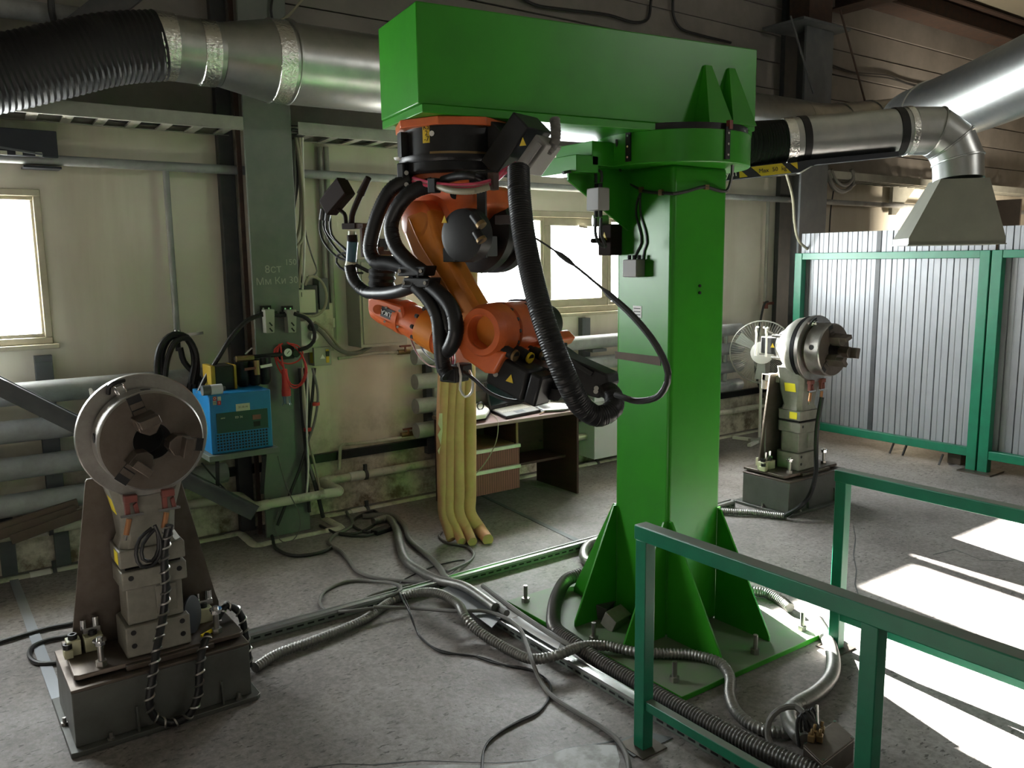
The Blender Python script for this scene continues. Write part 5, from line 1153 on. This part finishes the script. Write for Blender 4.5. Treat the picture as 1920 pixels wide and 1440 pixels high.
for k in range(2): a_ = k*math.pi/2+.3; part('foot', MB().bar(V3((pq.x, pq.y, .02))-V3((math.cos(a_), math.sin(a_), 0))*.3, V3((pq.x, pq.y, .02))+V3((math.cos(a_), math.sin(a_), 0))*.3, .04, .03), 'white_plastic', fn)
one('floor_batten', 'grey wooden batten lying on the floor below the fan', 'batten', MB().bar(G(1405, 827, .03), G(1462, 822, .03), .05, .05), 'tray', bevel=.003)

# ================================================================== CABLES ON WALLS AND OVERHEAD
def wire(name, label, cat, pts, r, m, group=None, rib=None, n=8, step=.04): return one(name, label, cat, MB().tube(pts, r, n=n, rib=rib, step=step), m, group)
for k, (pts, m_, r) in enumerate((
    ([(555, 258), (562, 300), (570, 400), (566, 450), (540, 480), (530, 520), (540, 565), (565, 590), (590, 592), (607, 580), (612, 550), (600, 525), (580, 518), (572, 535)], 'cable_beige', .011),
    ([(561, 258), (566, 330), (568, 430), (563, 500), (560, 540)], 'cable_beige', .012),
    ([(567, 258), (569, 350), (571, 430), (570, 500), (567, 543)], 'white_plastic', .009),
    ([(549, 262), (553, 330), (550, 400), (556, 470), (562, 540)], 'cable_grey', .012),
    ([(553, 258), (562, 330), (562, 420), (552, 460), (545, 490)], 'cable_beige', .01),
    ([(564, 300), (572, 430), (585, 480), (594, 508), (590, 515), (575, 520)], 'cable_grey', .006),
    ([(556, 262), (558, 340), (548, 420), (560, 500), (566, 530)], 'cable', .012))):
    wire('riser_cable', ['beige cable dropping from the tray and looping round the cream box', 'straight beige cable dropping to the cream box', 'white corrugated cable dropping from the tray', 'grey cable hugging the column edge under the tray', 'beige cable bending off behind the column edge', 'thin grey cable slanting to the slate terminal box', 'black cable among the beige ones under the tray'][k], 'cable', [W(x, y, 5.93+.012*k) for x, y in pts], r, m_, 'cables dropping from the tray')
wire('grey_hose', 'thick grey cable pair sagging from the sockets to the right', 'cable', [W(x, y, 6.02) for x, y in ((585, 607), (605, 625), (625, 648), (650, 662), (675, 660), (698, 647))], .016, 'cable_grey')
wire('grey_hose', 'thinner grey cable sagging just above the thick pair', 'cable', [W(x, y, 6.05) for x, y in ((590, 604), (610, 618), (622, 632), (640, 655), (662, 663), (690, 652))], .011, 'cable_beige')
wire('air_hose', 'black air hose arching from the left filter to the dryer', 'hose', [W(x, y, 5.72) for x, y in ((492, 590), (465, 600), (435, 630), (410, 670), (385, 710), (372, 738))], .016, 'rubber')
wire('air_hose', 'black air hose arching from the right filter down to the gauge', 'hose', [W(x, y, 5.74) for x, y in ((552, 588), (575, 597), (588, 615), (588, 640), (575, 652), (560, 656))], .015, 'rubber')
wire('air_hose', 'black hose bridging the two grey filters', 'hose', [W(x, y, 5.8) for x, y in ((510, 590), (525, 592), (540, 590))], .014, 'rubber')
for k, pts in enumerate(([(338, 652), (345, 678), (365, 700), (385, 722)], [(312, 720), (303, 690), (306, 655), (320, 633), (342, 630), (357, 645), (364, 680), (358, 715), (352, 745)], [(296, 715), (294, 680), (303, 645), (325, 627), (350, 632), (366, 660), (370, 690), (365, 725), (355, 760)], [(308, 715), (315, 670), (330, 640), (350, 634), (368, 665), (362, 720)])):
    wire('coiled_hose', ['short black hose falling from the air valve towards the dryer', 'black hose loop hung on the air valve, middle loop', 'black hose loop hung on the air valve, outermost', 'black hose loop hung on the air valve, innermost'][k], 'hose', [W(x, y, 5.97-.02*k) for x, y in pts], .02, 'rubber', 'hose coil on the air valve')
# bundle running down beside the column to the floor
for k, (pts, m_, r) in enumerate((
    ([(562, 690), (566, 760), (572, 830), (576, 900), (580, 960)], 'cable', .014), ([(572, 690), (578, 760), (574, 850), (590, 905), (606, 970)], 'cable', .016),
    ([(590, 690), (583, 770), (571, 850), (546, 920), (520, 985)], 'cable', .012), ([(566, 690), (572, 790), (592, 880), (602, 930)], 'cable_beige', .009),
    ([(586, 690), (596, 740), (590, 790), (575, 845), (588, 900)], 'cable_grey', .01), ([(577, 700), (575, 800), (578, 880), (574, 940)], 'white_plastic', .008))):
    wire('column_cable', ['black cable straight down the column edge', 'thick black cable crossing the heating pipes', 'black cable slanting across the column to the floor', 'thin beige cable in the column bundle', 'grey cable bowing out from the switch box', 'white cable in the column bundle'][k], 'cable', [W(x, y, 5.83-.012*k) for x, y in pts], r, m_, 'cable bundle beside the column')
for px, py in ((577, 805), (592, 757)): q = W(px, py, 5.8); one('cable_tie', 'red tape round the column cable bundle, ' + ('lower' if py > 800 else 'upper'), 'tape', MB().cyl(q-V3((0, 0, .012)), q+V3((0, 0, .012)), .03, n=12), 'red')
wire('thin_cord', 'thin pale cord hanging in a loop before the column foot', 'cord', [W(x, y, 5.7) for x, y in ((521, 855), (533, 900), (545, 930), (560, 960), (562, 990), (550, 1012), (530, 1016), (518, 1000), (516, 985), (522, 960))], .004, 'cable_grey')
wire('thin_cord', 'black cord slanting from the shelf to the left of the column', 'cord', [W(x, y, 5.75) for x, y in ((378, 868), (410, 905), (440, 935), (470, 960))], .006, 'cable')
for k, pts in enumerate(([(960, -15), (1000, 8), (1060, 18), (1140, 28), (1190, 42), (1215, 35), (1221, 0)], [(1262, -10), (1263, 30), (1275, 52), (1310, 65), (1370, 80)], [(1560, 122), (1600, 135), (1665, 142), (1700, 155), (1745, 165)], [(1560, 126), (1610, 140), (1668, 147), (1710, 160), (1750, 169)], [(512, -10), (508, 20), (516, 60), (514, 72)], [(573, -8), (540, 30), (528, 38)])):
    wire('overhead_cable', ['dark cable sagging along the upper wall over the boom', 'dark cable curving down behind the boom top', 'upper of two thin wires on the wall right of the slate column', 'lower of two thin wires on the wall right of the slate column', 'dark cable down the upper wall right of the green-grey column', 'thin beige cord slanting off the green-grey column top'][k], 'cable', [W(x, y, 6.15 if k < 4 else 5.84) for x, y in pts], .014 if k < 2 else .009, 'cable' if k != 5 else 'cable_beige')
for k, pts in enumerate(([(1553, 318), (1560, 345), (1578, 358), (1595, 352), (1600, 335), (1596, 318)], [(1558, 318), (1568, 340), (1585, 348), (1598, 335), (1600, 320)], [(1550, 320), (1562, 352), (1580, 360), (1602, 345)])):
    wire('hanging_coil', ['outer loop of the brown cable coil on the right tray', 'inner loop of the brown cable coil on the right tray', 'open loop of the brown cable coil on the right tray'][k], 'cable', [W(x, y, 5.8) for x, y in pts], .022, 'cable_grey', 'cable coil on the right tray')
wire('hanging_cable', 'pale cable hanging from the arm rail down to the fence top', 'cable', [W(x, y, 5.6) for x, y in ((1474, 325), (1486, 370), (1490, 420), (1497, 450), (1515, 468))], .014, 'cable_beige')
wire('hanging_cable', 'thin black cable hanging behind the fence right of the slate column', 'cable', [W(x, y, 6.1) for x, y in ((1565, 345), (1558, 390), (1555, 435))], .008, 'cable')
b0 = W(1668, 352, 6.15); one('shelf_bracket', 'grey triangular bracket under the right cable tray', 'bracket', MB().prism([(b0.x, 6.1, b0.z+.02), (b0.x+.55, 6.1, b0.z+.02), (b0.x+.1, 6.1, b0.z-.35), (b0.x, 6.1, b0.z-.35)], (0, .05, 0)), 'tray')

# ================================================================== FLOOR CHANNELS, CONDUITS, CABLES
def channel(name, label, a, b, w, h, slots=True):
    t = thing(name, label, 'cable channel', a); a, b = V3(a), V3(b); d = (b-a).normalized(); s = V3((-d.y, d.x, 0)); L = (b-a).length; z = V3((0, 0, 1))
    part('channel_body', MB().bar(a+z*.002-s*0+z*h/2, b+z*(.002+h/2), w, h), 'steel_green', t, bevel=.003)
    for sg in (-1, 1): part('lid_edge', MB().bar(a+z*(h+.006)+s*sg*w*.5, b+z*(h+.006)+s*sg*w*.5, .008, .016), 'galv', t)
    part('lid', MB().bar(a+z*(h+.004), b+z*(h+.004), w*.98, .004), 'galv', t)
    n = min(90, int(L/.06)); out = -1 if s.dot(V3((-.5, -.8, 0))) < 0 else 1
    for k in range(n):
        c = a+d*(L*(k+.5)/n)+s*out*(w*.5+.0006)+z*h*.55
        part('slot', MB().obox(c, d*.019, s*.0008, z*.005), 'black', t)
    return t
yc_ = 4.25
channel('floor_channel', 'slotted steel cable channel crossing the floor to the near positioner', (1.2, yc_, 0), (3.95, yc_+.02, 0), .05, .045)
channel('floor_channel', 'slotted steel cable channel continuing right of the column to the far positioner', (4.0, yc_+.02, 0), (5.3, yc_+.03, 0), .05, .045)
xq = 2.50
channel('floor_channel', 'slotted steel cable channel running towards the viewer beside the base plate', (xq, 3.72, 0), (xq, 1.3, 0), .05, .04)
def slab(name, label, cat, px, z, th, m): return one(name, label, cat, MB().prism([G(x, y, z) for x, y in px], (0, 0, th)), m)
slab('cover_plate', 'dark sheet steel cover lying where the floor channels meet', 'plate', [(826, 1107), (862, 1090), (946, 1152), (922, 1178)], .062, .004, 'steel_slate')
slab('cover_plate', 'bright aluminium cover strip beside the base plate', 'plate', [(951, 1162), (980, 1155), (1052, 1203), (1046, 1218)], .056, .004, 'paper')
slab('floor_strip', 'flat galvanised strip on the floor left of the near positioner', 'strip', [(16, 1085), (34, 1085), (118, 1300), (100, 1322)], .001, .006, 'strip_zinc')
slab('floor_plate', 'dark steel plate on the floor at the near guard rail foot', 'plate', [(1152, 1392), (1208, 1372), (1262, 1384), (1188, 1420)], .001, .003, 'steel_slate')
slab('floor_groove', 'thin steel edging strip on the floor towards the desk', 'strip', [(893, 926), (900, 926), (1104, 1020), (1092, 1022)], .0005, .003, 'steel_slate')
random.seed(3)
pp = [(700, 1446), (760, 1436), (850, 1434), (930, 1436), (1000, 1428), (1060, 1404), (1110, 1396), (1155, 1398), (1162, 1425), (1158, 1450)]
po = part('painted_patch', MB().prism([G(x, y, .0006) for x, y in pp], (0, 0, .0012)), 'patch_white', bpy.data.objects['floor'])
for pts in ([(1600, 985), (1604, 1010), (1600, 1040), (1606, 1070), (1603, 1095), (1611, 1120)], [(560, 1442), (640, 1432), (700, 1434), (790, 1426), (850, 1428), (930, 1430), (1010, 1424), (1060, 1404), (1150, 1390), (1165, 1382)], [(1750, 1040), (1790, 1030), (1840, 1050), (1900, 1052)]):
    L_ = MB()
    for (ax_, ay_), (bx_, by_) in zip(pts, pts[1:]): L_.bar(G(ax_, ay_, .0005), G(bx_, by_, .0005), random.uniform(.004, .009), .0012)
    part('crack', L_, 'steel_dark', bpy.data.objects['floor'])
RIBC = (.016, .0035)
def floor_line(name, label, cat, pts, r, m, rib=None, group=None, n=10):
    P = []
    for p in pts:
        z = r*1.02+(p[2] if len(p) > 2 else .002); P.append(G(p[0], p[1], z))
    return wire(name, label, cat, P, r, m, group, rib, n)
floor_line('metal_conduit', 'long ribbed metal conduit snaking from the near positioner across the base plate', 'conduit',
    [(478, 1252), (520, 1226), (590, 1200), (680, 1163), (740, 1124), (780, 1112, .03), (820, 1112, .07), (858, 1132, .07), (873, 1158, .07), (893, 1180, .03), (950, 1216), (1000, 1236, .02), (1045, 1228, .06), (1090, 1212, .06), (1135, 1211, .04), (1190, 1222, .04), (1240, 1225, .03), (1300, 1228, .03), (1348, 1242, .03), (1368, 1268, .02), (1369, 1305), (1385, 1340), (1420, 1365), (1470, 1374), (1515, 1366)], .027, 'conduit', (.018, .005), n=14)
floor_line('metal_conduit', 'thick dark conduit curving off the base plate and running under the guard rail', 'conduit',
    [(1092, 1076, .05), (1065, 1086, .04), (1047, 1112, .03), (1038, 1150, .03), (1042, 1180, .03), (1075, 1205, .03), (1120, 1238, .01), (1190, 1278), (1280, 1330), (1380, 1382), (1480, 1428), (1600, 1475)], .04, 'conduit_dark', (.016, .004), n=16)
floor_line('metal_conduit', 'smooth grey conduit bending from the far rail to the brown box', 'conduit',
    [(1533, 1165, .02), (1548, 1190), (1562, 1232), (1558, 1268), (1530, 1300), (1492, 1322), (1478, 1340, .02), (1486, 1364, .03), (1510, 1392, .03)], .034, 'conduit', (.012, .002), n=14)
floor_line('metal_conduit', 'taped grey conduit running from the wall to the channel crossing', 'conduit',
    [(700, 978), (725, 972), (742, 990), (750, 1022), (762, 1052), (790, 1072), (822, 1088, .03), (870, 1100, .06), (930, 1140, .06)], .03, 'conduit', (.02, .002))
floor_line('metal_conduit', 'thin grey conduit beside the taped one', 'conduit', [(680, 968), (730, 966), (757, 985), (768, 1012), (800, 1040), (825, 1065), (838, 1085, .03), (900, 1112, .06), (950, 1150, .06)], .02, 'cable_grey')
floor_line('metal_conduit', 'ribbed conduit running from the channel to the far positioner foot', 'conduit', [(1345, 957), (1380, 960), (1420, 962), (1455, 966), (1476, 968)], .026, 'conduit', (.014, .004))
floor_line('metal_conduit', 'ribbed conduit stub lying beyond the right base gussets', 'conduit', [(1410, 1108), (1440, 1113), (1465, 1126), (1482, 1140)], .03, 'conduit', (.016, .004))
floor_line('metal_conduit', 'smooth steel conduit looping behind the column gussets', 'conduit', [(1130, 1010), (1105, 1020), (1094, 1036), (1100, 1052), (1115, 1056)], .03, 'conduit')
CAB = (
    ('black cable looping widely over the channel near its middle', [(838, 1072, .05), (880, 1052), (888, 1040), (875, 1025), (840, 1018), (824, 1005), (828, 998)], .009, 'cable_grey'),
    ('dark cable crossing the channel in a long low curve', [(838, 1092, .05), (780, 1095), (700, 1115), (685, 1122), (700, 1124, .02), (735, 1116, .05), (752, 1105, .05), (745, 1096, .05), (700, 1090), (650, 1090), (610, 1108), (600, 1130), (612, 1144), (650, 1146, .05), (700, 1140, .05)], .01, 'cable_grey'),
    ('long dark cable running from the coil to the viewer past the guard rail', [(700, 1138, .06), (770, 1140, .03), (860, 1146, .08), (910, 1146, .07), (950, 1160, .07), (975, 1180, .06), (988, 1210, .05), (998, 1240, .05), (1010, 1270), (1035, 1305), (1080, 1335), (1130, 1365), (1160, 1390), (1176, 1420), (1180, 1450)], .011, 'cable_grey'),
    ('thin twisted wire wandering over the bare floor', [(745, 1100, .06), (752, 1118, .06), (768, 1150, .07), (780, 1180), (795, 1200), (815, 1215), (850, 1225), (900, 1232), (950, 1248), (1000, 1258), (1030, 1280), (1032, 1300), (1010, 1335), (970, 1355), (935, 1375), (910, 1400), (902, 1450)], .005, 'cable'),
    ('thin second strand of the wandering twisted wire', [(755, 1112, .05), (772, 1155, .06), (782, 1186), (800, 1206), (830, 1224), (880, 1228), (930, 1244), (985, 1252), (1010, 1262), (1034, 1290), (1015, 1330), (975, 1350), (938, 1372), (912, 1395), (904, 1445)], .004, 'cable'),
    ('brown cable winding from the wall plugs across the floor', [(650, 960), (660, 985), (625, 1005), (618, 1020), (640, 1034), (655, 1052), (672, 1072), (710, 1085), (760, 1090), (800, 1092, .03)], .013, 'cable_grey'),
    ('black cable along the floor by the left column foot', [(510, 1005), (520, 1030), (555, 1042), (600, 1036), (622, 1026)], .012, 'cable'),
    ('black cable loop lying before the wall under the pipes', [(625, 1000), (665, 1000), (700, 985), (712, 968), (700, 958), (670, 970), (662, 985), (690, 998), (720, 990)], .011, 'cable'),
    ('black power brick cable ending near the conduits', [(600, 985), (640, 1002), (690, 1004), (720, 990), (742, 982)], .01, 'cable'),
    ('black cable running off the left edge behind the near positioner', [(-520, 1300), (-300, 1265), (-120, 1238), (-20, 1210), (40, 1192), (90, 1178), (140, 1168), (185, 1150), (230, 1140)], .012, 'cable'),
    ('black cable loop on the floor left of the near positioner', [(112, 1242), (75, 1244), (56, 1232), (62, 1212), (90, 1200), (140, 1190), (180, 1165), (225, 1150)], .012, 'cable'),
    ('thin wires crossing the metal channel near the base plate', [(830, 1088, .05), (870, 1050), (820, 1060), (760, 1085), (745, 1100, .05)], .004, 'cable'),
    ('slack cable beside the white strip entering the channel', [(905, 1098, .06), (960, 1140, .07), (1000, 1168, .07), (1060, 1205, .06), (1095, 1222, .05)], .014, 'cable_grey'),
)
for lab, pts, r, m_ in CAB: floor_line('floor_cable', lab, 'cable', pts, r, m_, group='cables on the floor', n=8)
one('power_adapter', 'black power adapter with white label lying by the wall', 'adapter', MB().obox(G(716, 994, .02), (.075, .02, 0), (-.012, .035, 0), (0, 0, .018)), 'black', bevel=.006)
# weld earth box at the lower right
q = [G(x, y, .1) for x, y in ((1506, 1398), (1542, 1432), (1602, 1385), (1566, 1352))]
eb_ = thing('terminal_box', 'brown steel terminal box with brass clamps behind the near guard rail', 'box', G(1555, 1400))
part('case', MB().prism([p-V3((0, 0, .1)) for p in q], (0, 0, .095)), 'steel_brown', eb_, bevel=.004); part('lid', MB().prism([p+V3((0, 0, -.004)) for p in q], (0, 0, .008)), 'steel_brown', eb_, bevel=.002)
c = sum(q, V3((0, 0, 0)))/4
for k, (dx, dy) in enumerate(((-.06, .04), (-.02, .055), (.02, .05), (-.035, .02))):
    p = c+V3((dx, dy, .02)); part('brass_clamp', MB().obox(p, (.013, .007, 0), (-.005, .012, 0), (0, 0, .014)).cyl(p+V3((0, 0, .012)), p+V3((.006, 0, .035)), .007, n=8), 'brass', eb_, bevel=.003)
part('clamp_pin', MB().cyl(c+V3((.01, .06, .04)), c+V3((.06, .1, .09)), .007, n=8), 'chrome', eb_)
for k in range(4): part('screw', MB().cyl(q[k]*.9+c*.1+V3((0, 0, .004)), q[k]*.9+c*.1+V3((0, 0, .009)), .006, n=8), 'chrome', eb_)
for k in range(4): x = -.05+.025*k; part('cable_loop', MB().tube([c+V3((x, .1, -.05)), c+V3((x+.01, .12, .04)), c+V3((x+.02, .11, .08)), c+V3((x+.03, .08, .02))], .007, n=8), 'cable', eb_)
part('lug_sleeve', MB().tube([G(1506, 1335, .17), G(1520, 1352, .15), G(1534, 1368, .13)], .016, n=10), 'cable', eb_)
wire('grey_hose', 'grey hose arching from the brown terminal box down to the near rail', 'hose', [G(1508, 1338, .17), G(1490, 1325, .18), G(1462, 1330, .17), G(1442, 1352, .12), G(1440, 1382, .06), G(1455, 1415, .02), G(1475, 1445, .02)], .013, 'cable_grey')
# spiral-wrapped leads on the positioners
def spiral(label, pts, r, group=None):
    t = thing('wrapped_cable', label, 'cable', pts[len(pts)//2], group)
    part('cable_core', MB().tube(pts, r, n=12), 'rubber', t); part('spiral_wrap', MB().helix(pts, r+.002, .05, .005, 4), 'steel', t); return t
fy_ = 3.62
L1 = [W(318, 985, 3.66), W(309, 1030, 3.68), W(308, 1060, 3.67), W(311, 1100, 3.68), W(305, 1160, 3.68), W(295, 1210, 3.64), W(286, 1270, 3.61), W(280, 1320, 3.605), W(290, 1345, 3.6), W(318, 1356, 3.6), W(350, 1345, 3.6), W(370, 1310, 3.6), W(374, 1260, 3.61), W(380, 1215, 3.64), W(390, 1190, 3.68)]
spiral('black cable with silver spiral wrap hanging in a loop before the near positioner', L1, .0165)
spiral('black spiral-wrapped cable bending over the right edge of the near positioner', [V3((1.06, 3.9, .32)), V3((1.12, 3.92, .37)), V3((1.17, 3.9, .33)), V3((1.185, 3.87, .2)), V3((1.19, 3.86, .06))], .017)
for k, pts in enumerate(([(285, 990), (262, 1010), (255, 1040), (265, 1062), (285, 1060), (300, 1040), (300, 1010), (290, 985)], [(290, 992), (268, 1020), (268, 1048), (285, 1052), (297, 1030), (296, 1000)])):
    wire('brush_lead', ['outer black lead loop under the near chuck', 'inner black lead loop under the near chuck'][k], 'cable', [W(x, y, 3.67) for x, y in pts], .008, 'rubber', 'lead loops under the near chuck')
wire('positioner_hose', 'thick black cable hanging down the front of the far positioner to the floor', 'cable', [W(1541, 745, 3.86), W(1532, 800, 3.87), W(1530, 850, 3.86), W(1530, 885, 3.8), W(1520, 925, 3.76), W(1500, 950, 3.74), G(1470, 968, .03)], .018, 'rubber')
wire('positioner_lead', 'pale lead curving over the back of the far positioner', 'cable', [V3((5.69, 4.33, 1.44)), W(1478, 655, 4.3), W(1452, 715, 4.25), W(1438, 770, 4.2), W(1434, 830, 4.18), W(1436, 885, 4.17)], .009, 'cable_grey')
